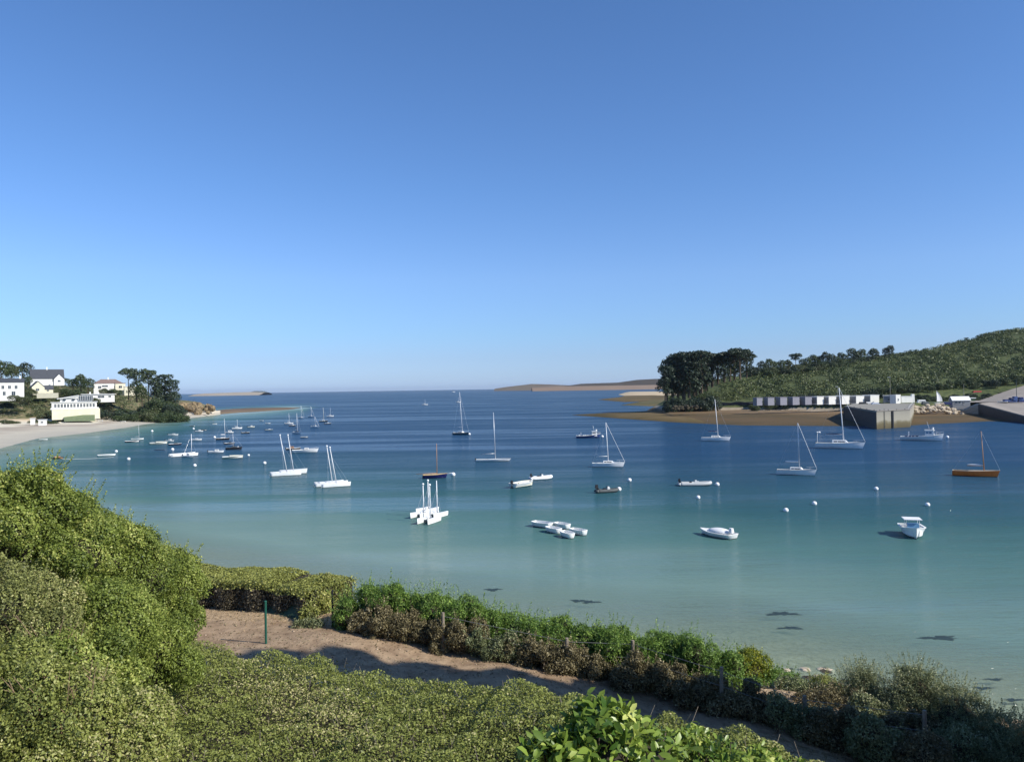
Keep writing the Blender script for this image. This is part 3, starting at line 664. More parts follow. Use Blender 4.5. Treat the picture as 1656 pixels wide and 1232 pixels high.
def rib(px, py, lenpx, th, label, tube='grey', L=None, console=True, name='inflatable_boat', seats=2, ob=1.0, r=None, floor='dgrey', group='inflatable boats moored in the bay'):
    th = R(th); L = L or px_len(px, py, lenpx, th); root, D = root_at(name, px, py, th, label, 'inflatable boat', group)
    Bm = L * .40; r = (r or L * .045) * 1.3; P = []
    for i in range(19):
        t = i / 18
        if t < .6: y = Bm / 2 - r; x = -L / 2 + L * t
        else: a = (t - .6) / .4 * math.pi / 2; x = -L / 2 + L * .6 + math.sin(a) * (L * .4 - r); y = (Bm / 2 - r) * math.cos(a)
        P.append(Vector((x, y, r * .9 + (max(0, t - .6) * .35 * L * .12 / .12 * .3))))
    Q = [Vector((p_.x, -p_.y, p_.z)) for p_ in P][::-1]; b = MB(); b.sweep(P + Q[1:], r, 10)
    for s in (P[0], Q[-1]): b.tube(s, s + Vector((-r * 1.6, 0, .03)), r, r * .4, 10)
    b.build('tube', M[tube], root, True)
    b = MB(); V = [(p_.x, p_.y, r * .7) for p_ in P] + [(p_.x, -p_.y, r * .7) for p_ in P]; n = len(P)
    b.add(V, [(i, i + 1, n + i + 1, n + i) for i in range(n - 1)]); b.build('floor', M[floor], root)
    b = MB(); b.box((-L / 2 + .08, 0, r * 1.2), (.08, Bm - 2 * r, r * 2.2)); b.build('transom', M['dgrey'], root)
    if console:
        b = MB(); b.taper((-L * .02, 0, r * .7), (.5, .55, .75), (.6, .9), (.05, 0)); c_ = b.build('console', M['whitep'], root)
        b = MB(); b.tube((-L * .02 - .22, 0, r + .62), (-L * .02 - .26, 0, r + .66), .17, .17, 12); b.build('steering_wheel', M['black'], c_)
        for k in range(seats): b = MB(); b.box((-L * .18 - .5 * k + (L * .32 if k == 1 else 0), 0, r + .2), (.4, .5, .5)); b.build('seat', M['whitep'] if k else M['black'], root)
    if ob: outboard(root, -L / 2 - .05, 0, r * 1.9, ob)
    return root

def cat_boat(px, py, L, th, label, mtop, name='catamaran', group='beach catamarans', mast='mastw', mxp=.08, rake=.1, hd=True, B=.45, bulb=True, loc=None):
    th = R(th); root, D = root_at(name, px, py, th, label, 'catamaran', group)
    Bm = L * B
    for s in (1, -1):
        hs = hullparts(L, .55, .62, .85, .6, .12, .12); b = MB(); hull_mesh(b, hs); deck_mesh(b, hs, 0, 1, 0, 1, .25); o = b.build('hull', M['white'], root, True); o.location = (0, s * Bm / 2, 0)
    b = MB()
    for x in (-L * .32, L * .1): b.tube((x, -Bm / 2, .46), (x, Bm / 2, .46), .05, None, 8)
    b.build('crossbeam', M['alu'], root)
    b = MB(); b.box((-L * .11, 0, .44), (L * .42, Bm - .3, .02)); b.build('trampoline', M['tramp'], root)
    mh = zat(px, mtop, D) - .5; top = Vector((L * mxp - rake * mh, 0, .5 + mh)); b = MB(); b.tube((L * mxp, 0, .45), top, .085, .06, 8); ms = b.build('mast', M[mast], root, True)
    if bulb: b = MB(); b.ball(top, .17, 10, 8); b.build('mast_float', M['buoy'], ms, True)
    b = MB()
    for s in (1, -1): b.tube(top * .75, (-L * .05, s * Bm / 2, .45), .01, None, 4)
    b.tube((L * mxp - rake * mh * .75, 0, .5 + mh * .75), (L * .48, 0, .55), .012, None, 4); b.build('shroud', M['alu'], root)
    for s in (1, -1): b = MB(); b.box((-L / 2 - .05, s * Bm / 2, .2), (.12, .04, .7)); b.build('rudder', M['whitep'], root)
    return root

def buoy(px, py, label, r=None, m='buoy', group='white mooring buoys', stick=False):
    p_ = at(px, py, 0); r = r or .34
    root = empty('mooring_buoy', (p_.x, p_.y, 0), 0, label, 'buoy', group)
    b = MB(); b.ball((0, 0, r * .55), (r, r, r * .95), 14, 10); b.build('float', M[m], root, True)
    b = MB(); b.tube((0, 0, r * 1.4), (0, 0, r * 1.6), .06, .05, 8)
    for i in range(10):
        a = i / 10 * math.pi * 2; a2 = (i + 1) / 10 * math.pi * 2; k = .09
        b.tube((k * math.cos(a), 0, r * 1.6 + .09 + k * math.sin(a)), (k * math.cos(a2), 0, r * 1.6 + .09 + k * math.sin(a2)), .018, None, 5)
    b.build('ring', M['dgrey'], root); return root

def fishing(px, py, lenpx, th, label, hull, wx, cabm, glass, gallows=True, bow_house=True, L=None, mast_px=20, deckstuff=True):
    th = R(th); L = L or px_len(px, py, lenpx, th); root, D = root_at('fishing_boat', px, py, th, label, 'fishing boat', None)
    Bm = L * .33; f1 = L * .095; secs = hullparts(L, Bm, f1, f1 * 1.9, .8, .4, L * .04, fullp=2.6)
    b = MB(); hull_mesh(b, secs); b.build('hull', M[hull], root, True)
    b = MB(); deck_mesh(b, secs, -.25, .96, 0, 1, .02); b.build('deck', M['dgrey'] if hull != 'white' else M['whitep'], root, True)
    b = MB(); gunwale_mesh(b, secs, .07, inner=.93); b.build('gunwale', M['whitep'], root)
    z0 = f1 - .2; ch = L * .2; b = MB(); b.taper((L * wx, 0, z0), (L * .22, Bm * .6, ch), (.88, .88), (.0, 0)); c_ = b.build('wheelhouse', M[cabm], root)
    z = z0 + ch * .68
    for s in (-1, 1):
        for k in (-.055, .02): b = MB(); b.box((L * (wx + k), s * (Bm * .3 * .92 + .012), z), (L * .06, .03, ch * .24)); b.build('window', M[glass], c_)
    b = MB(); b.box((L * (wx + .11) * 1.0 - L * .008, 0, z), (.05, Bm * .44, ch * .24)); b.build('windscreen', M[glass], c_)
    b = MB(); b.box((L * wx, 0, z0 + ch + .05), (L * .24, Bm * .62, .1)); b.build('wheelhouse_roof', M[cabm], root)
    b = MB(); b.tube((L * wx, 0, z0 + ch), (L * wx - .06 * L, 0, z0 + ch + mast_px * D / F), .06, .04, 8); b.tube((L * wx - .02 * L, -.5, z0 + ch + L * .07), (L * wx - .02 * L, .5, z0 + ch + L * .07), .03); b.build('mast', M['alu'], root, True)
    b = MB(); b.tube((L * wx + .08 * L, 0, z0 + ch), (L * wx + .08 * L, 0, z0 + ch + L * .04), .2, .25, 10); b.ball((L * wx + .08 * L, 0, z0 + ch + L * .055), (.32, .32, .24)); b.build('radar', M['whitep'], root, True)
    if gallows:
        b = MB(); xg = -L * .3
        for s in (-1, 1): b.tube((xg, s * Bm * .35, f1 - .2), (xg, s * Bm * .3, f1 + L * .13), .06, None, 8)
        b.tube((xg, -Bm * .3, f1 + L * .13), (xg, Bm * .3, f1 + L * .13), .06); b.build('gantry', M['alu'], root)
    if deckstuff:
        for k in range(5):
            b = MB(); b.box((-L * .36 + k * L * .085, random.uniform(-.2, .2) * Bm, f1 + .05), (L * .06, Bm * .3, L * .05)); b.build('fish_crate', M[random.choice(['navy', 'dgrey', 'purple', 'whitep'])], root)
    b = MB(); b.tube((L * wx + L * .1, 0, z0 + ch * 1.0), (L * .49, 0, f1 * 1.9), .02, None, 5); b.build('forestay', M['alu'], root)
    rail(root, secs, L * .06, .72, M['whitep'])
    return root

# --- the larger moored boats
yacht(745, 703, 24, -38, 'dark teal hulled yacht with the tall mast, off the open bay mouth', 'teal', 634, 'mastw', 'whitep', None, mx=.12, rake=.075, Fr=.11)
yacht(797, 745.5, 54, -2, 'long low white sailboat with very thin mast and no cabin', 'white', 667, 'alu', cab=False, bcol=None, rake=.03, Fr=.055, B=.2, rails=False, stays=False, stripe='whitep', ob=.9)
r_, s_, L_ = yacht(703, 773, 38, 4, 'navy blue wooden sailboat with tan deck cover and bowsprit', 'navy', 717, 'woodm', cab=False, bcol=None, decktint='tan', mx=.1, rake=.0, Fr=.15, B=.36, rails=False, stays=False, boom=False)
b = MB(); b.tube((L_ * .42, 0, .75), (L_ * .82, 0, 1.0), .05, .035); b.build('bowsprit', M['mastw'], r_, True)
b = MB(); b.tube((L_ * .1, 0, 1.0), (-L_ * .8, 0, .95), .05, .04); b.build('boom', M['woodm'], r_, True)
b = MB(); b.ball((-L_ * .1, 0, .55), (L_ * .38, L_ * .16, .22), 12, 8); b.build('cover', M['tan'], r_, True)
fishing(951, 708, 38, 4, 'dark blue fishing boat with white wheelhouse near its bow', 'blue', .27, 'whitep', 'glass', True, mast_px=10)
yacht(983, 755, 50, -4, 'white sloop with low white cabin and stay running to a short bowsprit', 'white', 683, mx=.02, rake=.05, bcol=None, furl=True)
yacht(1157, 713, 44, -3, 'white sloop moored off the brown beach below the pines', 'white', 646, 'mastw', mx=.1, rake=.07, bcol='bcover', B=.28)
yacht(1287, 768, 58, -8, 'white sloop with grey stripe, thick furled foresail and white boom cover', 'white', 684, 'alu', bcol='wcover', mx=.1, rake=.02, furl=True, stripe='dgrey', Fr=.14)
r_, s_, L_ = yacht(1357, 725, 71, -3, 'largest white yacht with dark sail cover, moored in front of the quay', 'white', 627, 'mastw', bcol='bcover', mx=.1, rake=.065, furl=True, Fr=.12, stripe='dgrey', B=.27)
b = MB(); b.tube((-L_ * .46, .5, 1.2), (-L_ * .46, .5, 4.2), .05); b.ball((-L_ * .46, .5, 4.35), (.3, .3, .2)); b.build('radar', M['whitep'], r_, True)
fishing(1490, 712, 60, -3, 'white fishing boat with blue windowed wheelhouse beside the quay', 'white', .2, 'whitep', 'bglass', True, mast_px=14)
yacht(1577, 770, 63, -3, 'orange hulled open sailboat with thin wooden mast', 'orange', 697, 'woodm', cab=False, bcol='wcover', mx=.2, rake=.05, Fr=.135, B=.28, rails=False, decktint='teak', stripe='cream')
# small open boats in the middle
dinghy(845, 787, 29, 46, 'white open boat with black outboard, bow against a white inflatable', 'white', 'cream', ob=1.3, L=5.2, B=.46, Fr=.8, full=2.8, name='motorboat', cat='motorboat', thwarts=2, tr=.9)
rib(877, 775, 27, 22, 'white inflatable with dark stern gear, tucked behind the open one', 'white', L=4.4, seats=1, ob=1.1, r=.27)
rib(984, 796, 24, 20, 'small dark inflatable with two black covered motors beside a white buoy', 'dgrey', L=3.8, seats=2, ob=1.5, r=.25)
rib(1126, 785, 50, 7, 'long grey inflatable with console and two seats', 'grey', ob=1.2)
r_, s_, L_ = motorboat(1160, 867, 54, 141, 'white open speedboat with covered foredeck, transom towards the hedge', 'white', cabl=0, L=4.7, B=.46, ob=0, name='speedboat')
b = MB(); b.ball((-.3, 0, .62), (1.55, .98, .42), 14, 8); b.build('cover', M['wcover'], r_, True)
b = MB(); b.taper((-L_ * .5 + .3, 0, .7), (.5, .5, .55), (.7, .7)); b.build('motor_cover', M['wcover'], r_)
r_, s_, L_ = dinghy(1476, 866, 30, -80, 'white broad-bowed boat seen bow-on with white canopy over its cockpit', 'white', B=.56, L=4.8, Fr=1.0, tr=.9, full=3, name='motorboat', cat='motorboat')
b = MB(); b.box((L_ * -.08, 0, 1.95), (2.0, 1.9, .08)); 
for sx in (-.6, .6):
    for sy in (-.7, .7): b.tube((L_ * -.08 + sx, sy, .8), (L_ * -.08 + sx, sy, 1.95), .03)
b.build('canopy', M['wcover'], r_)
b = MB(); b.taper((.25, 0, .5), (.9, 1.5, 1.0), (.5, .8), (-.15, 0)); b.build('windscreen', M['bglass'], r_)
for i, (px, py, th, lab) in enumerate([(877, 852, 140, 'largest white pram dinghy at the shoreward-left end of the rafted cluster'), (895, 861, 128, 'white pram dinghy tied second from the large one, nearer the shore'), (909, 854, 132, 'white pram dinghy in the back middle of the rafted cluster'),
        (917, 868.5, 118, 'white pram dinghy closest to the hedge in the rafted cluster'), (935, 864, 135, 'white pram dinghy at the seaward-right tail of the rafted cluster')]):
    dinghy(px, py, 24, th, lab, 'white', name='pram_dinghy', L=2.9 if i == 0 else 2.3, B=.52, Fr=.62, blunt=True, group='rafted white pram dinghies', thwarts=1)
# catamarans
cat_boat(462, 768, 6.4, 4, 'white beach catamaran with leaning float-tipped mast, astern of its rafted twin', 703, mxp=.05, rake=.17)
cat_boat(474, 765, 6.0, -3, 'white beach catamaran with leaning float-tipped mast, ahead of its rafted twin', 703, mxp=.02, rake=.14)
cat_boat(533, 785, 5.6, 6, 'white beach catamaran of the central pair with its mast further left', 721, mxp=.1, rake=.14)
cat_boat(542, 786, 5.4, 12, 'white beach catamaran of the central pair with drooping shroud', 723, mxp=.05, rake=.17)
for px, py, mt, th, lab in [(683, 836, 783, 238, 'white catamaran at the outer left of the rafted four'), (691, 829, 777, 240, 'white catamaran with tallest mast behind the rafted four'), (694, 845, 784, 242, 'white catamaran nearest the shore in the rafted four'), (705, 836, 777, 238, 'white catamaran at the outer right of the rafted four')]:
    cat_boat(px, py, 3.7, th, lab, mt, mxp=-.1, rake=-.02, B=.42, bulb=(px < 700))
# buoys
for px, py, lab, r in [(1018, 778, 'white buoy off the bow of the low-cabin white sloop', .4), (1160, 785, 'white buoy at the bow of the long grey inflatable', .4), (1129, 806, 'white buoy alone below the long grey inflatable', .34),
        (1271, 827, 'white buoy closest to shore, left of a similar one', .36), (1317, 816, 'white buoy right of and beyond the one closest to shore', .36), (1417, 792, 'white buoy alone between the furled sloop and the bow-on boat', .36), (1500, 818, 'white buoy just beyond the bow-on canopy boat', .34),
        (1532, 708, 'small white buoy ahead of the white fishing boat', .5), (1391, 724, 'white buoy at the bow of the largest yacht', .5), (1610, 768, 'white buoy at the bow of the orange sailboat', .5), (1325, 700, 'tiny white buoy beyond the stern of the largest yacht', .4),
        (733, 769, 'white buoy under the bowsprit of the navy wooden boat', .45), (1001, 793, 'white buoy touching the small dark inflatable', .42), (759, 703, 'white buoy at the bow of the dark teal yacht', .5), (974, 707, 'white buoy at the bow of the dark blue fishing boat', .5),
        (208, 743.5, 'white buoy alone in the shallows right of the roped white tender', .45), (315, 754, 'white buoy nearest shore of the western moorings', .42), (428, 750, 'white buoy off the stern of the leaning catamarans', .42), (188, 731, 'white buoy touching the roped white tender', .45),
        (246, 698, 'small white buoy off the beach beyond the dinghies', .55), (279, 728, 'flat white buoy astern of the masted catamaran', .5), (347, 708, 'small white buoy left of the black hulled yacht with the tall white mast', .5), (313, 694, 'small pale buoy near the wooded point', .5), (402, 741 - 4, 'white buoy on the bow of the cream dinghy', .35)]:
    buoy(px, py, lab, r)
# western moorings, smaller in view
dinghy(172, 737.5, 24, 5, 'white tender on a long line to a dark skiff', 'white', ob=0, B=.36)
r_, s_, L_ = dinghy(93, 742, 15, 0, 'dark skiff with brown load nearest the big green shrub', 'dark', 'woodm', seats='black', Fr=.4)
b = MB(); b.box((-.3, 0, .55), (1.0, .7, .45), .2); b.box((.5, .1, .5), (.5, .5, .5)); b.build('load', M['woodm'], r_)
b = MB(); a0 = at(100, 742, .25); a1 = at(184, 739, .25); P_ = [a0.lerp(a1, i / 12) - Vector((0, 0, .22 * math.sin(math.pi * i / 12))) for i in range(13)]; b.path(P_, .05, 5); tag(b.build('mooring_rope', M['rope']), 'pale mooring rope between the dark skiff and the white tender', 'rope')
dinghy(70, 711.5, 11, 0, 'white dinghy lying at the sand edge of the left beach', 'white')
b = None
dinghy(214, 715, 20, -6, 'white boat with dark side next to a masted dinghy', 'navy', seats='whitep')
dinghy(222, 711, 17, 2, 'white masted sailing dinghy off the left beach', 'white', mtop=687, L=5.5)
dinghy(256, 718, 24, 8, 'cream covered dinghy off the left beach', 'cream', cover='cream')
motorboat(274, 714, 10, -30, 'white cabin motorboat next to the cream covered dinghy', 'white', L=5.5)
motorboat(280, 704, 13, -15, 'white motorboat inshore of the plum hulled one', 'white', L=5.5, cabh=.5)
motorboat(283, 719.5, 17, -5, 'plum hulled motorboat with white bow', 'purple', 'dgrey', L=6, cabh=.4)
tag(MB().ball((0, 0, 0), (1.9, .5, .14), 14, 6).build('mooring_raft', M['dark'], None, True), 'flat dark float alone off the cream covered dinghy', 'raft').location = at(258, 727.5, .05)
cat_boat(297, 737, 7.2, 12, 'large white cruising catamaran with thin mast in the western moorings', 702, mxp=.3, rake=0, bulb=False, B=.5, group='larger multihulls')
motorboat(304, 739, 14, -40, 'white cabin cruiser rafted to the cruising catamaran', 'white', L=7)
motorboat(317, 712, 15, -8, 'white low motorboat between catamaran and dark yacht', 'white', L=6, cabh=.4)
motorboat(322, 698, 8, -10, 'white launch alongside a dark dinghy near the point', 'white', L=5.5)
dinghy(329, 696, 6, 0, 'dark dinghy alongside a white launch near the point', 'dark', seats='dgrey', L=4)
dinghy(311, 689.5, 6, 0, 'tiny dark dinghy closest to the wooded point beach', 'dark', seats='dgrey', L=4)
dinghy(347, 686, 6, 20, 'tiny white dinghy closest to the rocky point', 'white', L=4.4)
yacht(360, 711, 13, -5, 'black hulled yacht with bright white cabin and tall white mast', 'dark', 677, L=7.5, mx=.2, rake=.04, bcol='wcover', rails=False)
motorboat(371, 700, 7, -10, 'white boxy cabin boat behind the black hulled yacht', 'white', L=6, cabl=.5, cabh=1.3)
yacht(383, 693.5, 7, 0, 'small white sailboat with short mast beyond the boxy cabin boat', 'white', 678, L=5.5, rails=False, bcol=None)
motorboat(371, 718, 9, 0, 'black launch inshore of a black masted boat', 'dark', 'black', L=6, cabh=.5)
yacht(378, 726.5, 10, -4, 'small black sailboat with grey mast and white buoy at its bow', 'dark', 701, 'alu', 'dgrey', None, L=6, mx=0, rails=False, decktint='dgrey')
buoy(385, 725, 'white buoy at the bow of the small black sailboat', .45)
motorboat(349, 732, 21, -8, 'white motorboat with rounded cabin and dark stern motor', 'white', L=6, cabh=.6)
dinghy(376, 741, 29, 3, 'cream white open boat nearest shore in the western moorings', 'cream', L=6.2, ob=0, cover='cream')
motorboat(397, 700.5, 8, 0, 'black low motorboat alone towards the bay mouth', 'dark', 'black', L=6, cabh=.35)
motorboat(406, 691, 9, 0, 'cream cabin boat with mast stub off the sand spit', 'cream', L=6, cabh=.9)
dinghy(423, 680.5, 6, -25, 'white dinghy closest to the sand spit', 'white', L=5)
dinghy(433, 685, 6, 0, 'white dinghy just shoreward of the one closest to the spit', 'white', L=5)
motorboat(435, 696, 7, 0, 'white bowed boat trailing a dark wake line', 'teal', L=6, cabh=.5)
yacht(467, 685.5, 6, -10, 'white sailboat leftmost in the packed mast cluster', 'white', 668, L=7, rails=False, bcol=None)
motorboat(473, 689, 9, -20, 'white and black motorboat in the mast cluster', 'dark', L=7)
yacht(480, 701, 11, -55, 'white yacht with dark spray hood and mast in front of the cluster', 'white', 668, 'mastw', 'black', L=9, mx=.1, bcol='black', rails=False)
dinghy(492, 707.5, 8, -10, 'dark tender with white bow beside the hooded yacht', 'dark', seats='whitep', L=5)
yacht(487, 676.5, 5, -40, 'far white sailboat with mast just past the spit tip', 'white', 656, L=8, rails=False, bcol=None)
yacht(503, 674, 5, -40, 'far white sailboat alone right of the spit tip', 'white', 657, L=8, rails=False, bcol=None)
yacht(509, 691, 9, -40, 'white sailboat with barely visible mast, right of the cluster', 'white', 673, 'alu', L=7, rails=False, bcol=None)
yacht(523, 682, 7, -10, 'olive hulled sailboat with stout cream mast', 'dark', 659, 'cream', L=8, rails=False, bcol=None)
motorboat(530, 685.5, 8, 0, 'dark motorboat touching the olive hulled sailboat', 'dark', 'whitep', L=6.5, cabh=.6)
yacht(534, 673.5, 8, -5, 'cream bowed sailboat beyond the dark motorboat', 'white', 659, 'alu', L=8, rails=False, bcol=None)
r_, s_, L_ = motorboat(474, 727, 20, -2, 'old brown decked workboat with black hull behind the leaning masts', 'dark', 'woodm', L=7.5, cabh=.7, cabx=-.05)
motorboat(493, 731.5, 36, -3, 'long white motorboat with black midship opening beside the brown workboat', 'white', L=8.5, cabh=.5, cabl=.2)
# boats far out
motorboat(733, 634.6, 6, 0, 'distant white ferry near the horizon', 'white', L=22, cabh=4, cabl=.5, ob=0, name='ferry', group=None, cat='ferry')
yacht(741, 651, 4, 0, 'distant small sailboat beyond the tall teal yacht', 'white', 643, L=7, rails=False, bcol=None)
yacht(687, 655, 4, 0, 'distant pale sailboat in the empty bay mouth', 'white', 646, L=7, rails=False, bcol=None)
motorboat(1562, 679, 13, 180, 'low dark rowing boat by the slipway mud', 'dark', 'dark', cabl=0, ob=0, L=5, name='rowing_boat', cat='rowing boat', group=None)
SUN_EL = 37; SUN_AZ = 116; SUN_E = 5.0; SKY_S = .10; AIR = 1.0; DUST = .3; OZ = 2.0; EXPO = .25; HAZE = 2.5e-5
SKYC = [(a, tuple(x * .84 for x in c)) for a, c in [(0, (.74, 1.08, 2.1)), (.014, (.70, .99, 1.82)), (.04, (.69, .93, 1.58)), (.07, (.72, 1.0, 1.55)), (.14, (.86, 1.11, 1.6)), (.25, (.80, 1.12, 1.6)), (.44, (.78, 1.12, 1.56)), (1, (.78, 1.1, 1.5))]]
SHADE_CYP = [(13.7, 15.6, 6.2, 1.7), (13.6, 14.7, 8.4, 1.9), (13.5, 13.8, 10.4, 2.0), (13.4, 13.0, 12.2, 2.0), (13.3, 12.2, 13.9, 2.1), (13.3, 11.4, 15.8, 2.1), (13.2, 10.6, 17.0, 2.1), (13.2, 9.8, 18.4, 2.1)]
# ------------------------------------------------------------------ buildings
def house(px, py, D, wpx, hpx, yaw, label, cat='house', name='house', roof='gable', rh=.5, wall='render', roofm='slate', dep=.7, wins=(), chim=(), door=None, group=None, rside=(), over=.3, z=None):
    """base centre at photo point; w along local x, front faces -y; wins: (x 0..1, z 0..1, w, h) fractions"""
    p_ = atD(px, py, D); yaw = yaw + (26 if px < 400 else 0); root = empty(name, p_, R(yaw), label, cat, group)
    w = wpx * D / F * (1.05 if px < 400 else 1); h = hpx * D / F; d = w * dep
    b = MB(); b.box((0, 0, h / 2 - 1.0), (w, d, h + 2.0))
    if roof == 'gable':                                  # ridge along x
        r_ = rh * d; b.add([(-w / 2, -d / 2, h), (-w / 2, d / 2, h), (-w / 2, 0, h + r_), (w / 2, -d / 2, h), (w / 2, d / 2, h), (w / 2, 0, h + r_)], [(0, 1, 2), (3, 5, 4)])
    if roof == 'gablef':                                 # gable faces the front
        r_ = rh * w; b.add([(-w / 2, -d / 2, h), (w / 2, -d / 2, h), (0, -d / 2, h + r_), (-w / 2, d / 2, h), (w / 2, d / 2, h), (0, d / 2, h + r_)], [(0, 1, 2), (3, 5, 4)])
    b.build('wall', M[wall], root)
    b = MB(); t = .22
    if roof == 'gable':
        for s in (-1, 1):
            V = [(-w / 2 - over, s * (d / 2 + over), h - over * r_ / (d / 2)), (w / 2 + over, s * (d / 2 + over), h - over * r_ / (d / 2)), (w / 2 + over, 0, h + r_ + .01), (-w / 2 - over, 0, h + r_ + .01)]
            b.add(V + [(x, y, z_ + t) for x, y, z_ in V], [(0, 1, 2, 3), (4, 7, 6, 5), (0, 4, 5, 1), (1, 5, 6, 2), (2, 6, 7, 3), (3, 7, 4, 0)])
    elif roof == 'gablef':
        for s in (-1, 1):
            V = [(s * (w / 2 + over), -d / 2 - over, h - over * r_ / (w / 2)), (s * (w / 2 + over), d / 2 + over, h - over * r_ / (w / 2)), (0, d / 2 + over, h + r_ + .01), (0, -d / 2 - over, h + r_ + .01)]
            b.add(V + [(x, y, z_ + t) for x, y, z_ in V], [(0, 1, 2, 3), (4, 7, 6, 5), (0, 4, 5, 1), (1, 5, 6, 2), (2, 6, 7, 3), (3, 7, 4, 0)])
    elif roof == 'hip':
        r_ = rh * d; e = over; b.add([(-w / 2 - e, -d / 2 - e, h), (w / 2 + e, -d / 2 - e, h), (w / 2 + e, d / 2 + e, h), (-w / 2 - e, d / 2 + e, h), (-w / 4, 0, h + r_), (w / 4, 0, h + r_)], [(0, 1, 5, 4), (1, 2, 5), (2, 3, 4, 5), (3, 0, 4), (0, 3, 2, 1)])
    elif roof == 'flat': b.box((0, 0, h + .15), (w + 2 * over, d + 2 * over, .3))
    elif roof == 'mono': b.add([(-w / 2 - over, -d / 2 - over, h), (w / 2 + over, -d / 2 - over, h + rh * w), (w / 2 + over, d / 2 + over, h + rh * w), (-w / 2 - over, d / 2 + over, h), (-w / 2 - over, -d / 2 - over, h + .3), (w / 2 + over, -d / 2 - over, h + rh * w + .3), (w / 2 + over, d / 2 + over, h + rh * w + .3), (-w / 2 - over, d / 2 + over, h + .3)], [(0, 3, 2, 1), (4, 5, 6, 7), (0, 1, 5, 4), (1, 2, 6, 5), (2, 3, 7, 6), (3, 0, 4, 7)])
    ro = b.build('roof', M[roofm], root)
    if roof == 'mono':
        b = MB(); b.add([(-w / 2, -d / 2, h), (w / 2, -d / 2, h), (w / 2, -d / 2, h + rh * w), (-w / 2, d / 2, h), (w / 2, d / 2, h), (w / 2, d / 2, h + rh * w)], [(0, 1, 2), (3, 5, 4), (1, 4, 5, 2)]); b.build('gable', M[wall], root)
    for x, hh in chim:
        b = MB(); zt = h + (r_ if roof in ('gable', 'gablef', 'hip') else .3); b.box((x * w - w / 2, 0, zt - .3 + hh / 2), (.8, .7, hh + 1.2)); b.build('chimney', M['whitep'], ro)
    for x, z_, ww, hh in wins:
        b = MB(); b.box((x * w - w / 2, -d / 2 - .03, z_ * h), (ww * w, .1, hh * h)); wi = b.build('window', M['glass'], root)
        b = MB(); b.box((x * w - w / 2, -d / 2 - .10, z_ * h), (.08, .05, hh * h)); b.box((x * w - w / 2, -d / 2 - .12, (z_ - hh / 2) * h - .06), (ww * w + .3, .16, .12)); b.build('frame', M['whitep'], wi)
    for y, z_, ww, hh in rside:
        b = MB(); b.box((w / 2 + .03, y * d - d / 2, z_ * h), (.1, ww * d, hh * h)); b.build('window', M['glass'], root)
    if door:
        b = MB(); b.box((door * w - w / 2, -d / 2 - .04, 1.05), (1.0, .1, 2.1)); b.build('door', M['glass'], root)
    return root, w, d, h

house(18, 643, 500, 34, 25, 5, 'big white house with many windows at the far edge of the bay village', wall='render', roof='gable', rh=.35, roofm='slate', wins=[(.2, .68, .1, .2), (.45, .68, .1, .2), (.7, .68, .1, .2), (.25, .28, .1, .24), (.6, .28, .14, .24)], chim=[(.85, 1.5)], dep=.45)
house(76, 619, 570, 44, 7, 8, 'white gabled house with dark slate roof highest on the left hill', roof='gable', rh=.62, dep=.5, wins=[(.7, .5, .1, .4)], wall='render', chim=[(.5, 1.6)])
house(95, 619, 560, 14, 6, 12, 'white front gable wing beside the high slate roofed house', roof='gablef', rh=.55, dep=.7, wins=[(.5, .5, .25, .4)])
house(60, 634, 535, 17, 8, 14, 'cream gabled cottage below the high slate roofed house', roof='gablef', rh=.52, dep=1.2, wall='rendery', wins=[(.45, .5, .25, .4)])
house(77, 634, 540, 14, 5, 10, 'low slate roofed annex right of the cream cottage', roof='gable', rh=.6, dep=.6, wall='rendery', wins=[(.5, .5, .2, .4)])
b = MB(); p_ = atD(77, 641, 520); b.box((p_.x, p_.y, p_.z + .6), (32 * 520 / F, .5, 3.4), R(8)); tag(b.build('garden_wall', M['rendery']), 'long cream garden wall below the cream cottage', 'wall')
# modern seafront house on the left
r_, w_, d_, h_ = house(120, 660.5, 482, 60, 10, 6, 'white modern beach house with terrace on a yellow retaining wall', roof='flat', dep=.35, over=.6, roofm='whitep', wins=[(x, .5, .045, .55) for x in (.08, .15, .22, .29, .36, .43, .5, .58, .65, .72, .79, .86, .93)])
b = MB(); b.box((w_ * .05, 1.5, h_ + 1.4), (w_ * .72, d_ * .6, 2.8)); b.build('upper_storey', M['render'], r_)
b = MB(); V = [(-w_ * .38, -2.8, h_ + 2.5), (w_ * .1, -2.8, h_ + 4.4), (w_ * .1, 4.5, h_ + 4.4), (-w_ * .38, 4.5, h_ + 2.5)]; b.add(V + [(x, y, z - .35) for x, y, z in V], [(0, 1, 2, 3), (4, 7, 6, 5), (0, 4, 5, 1), (1, 5, 6, 2), (2, 6, 7, 3), (3, 7, 4, 0)]); b.build('sloping_roof', M['whitep'], r_)
b = MB(); b.add([(-w_ * .31, -1.9, h_ + 2.5), (w_ * .1, -1.9, h_ + 2.5), (w_ * .1, -1.9, h_ + 4.2)], [(0, 1, 2)]); b.box((w_ * .27, -1.6, h_ + 3.6), (w_ * .34, .3, .2)); b.build('gable', M['render'], r_)
b = MB(); b.box((w_ * .26, -.2, h_ + 2.6), (w_ * .33, 4.0, 3.0)); b.build('winter_garden', M['glass'], r_)
b = MB(); 
for i in range(9): b.box((w_ * (.10 + .04 * i), -2.25, h_ + 2.6), (.14, .1, 3.0))
b.box((w_ * .26, -2.25, h_ + 4.1), (w_ * .34, .12, .18)); b.build('glazing_bar', M['whitep'], r_)
for x in (-.22, -.02): b = MB(); b.box((w_ * x, -1.72 + .0, h_ + 1.6), (1.6, .12, 1.2)); b.build('window', M['glass'], r_)
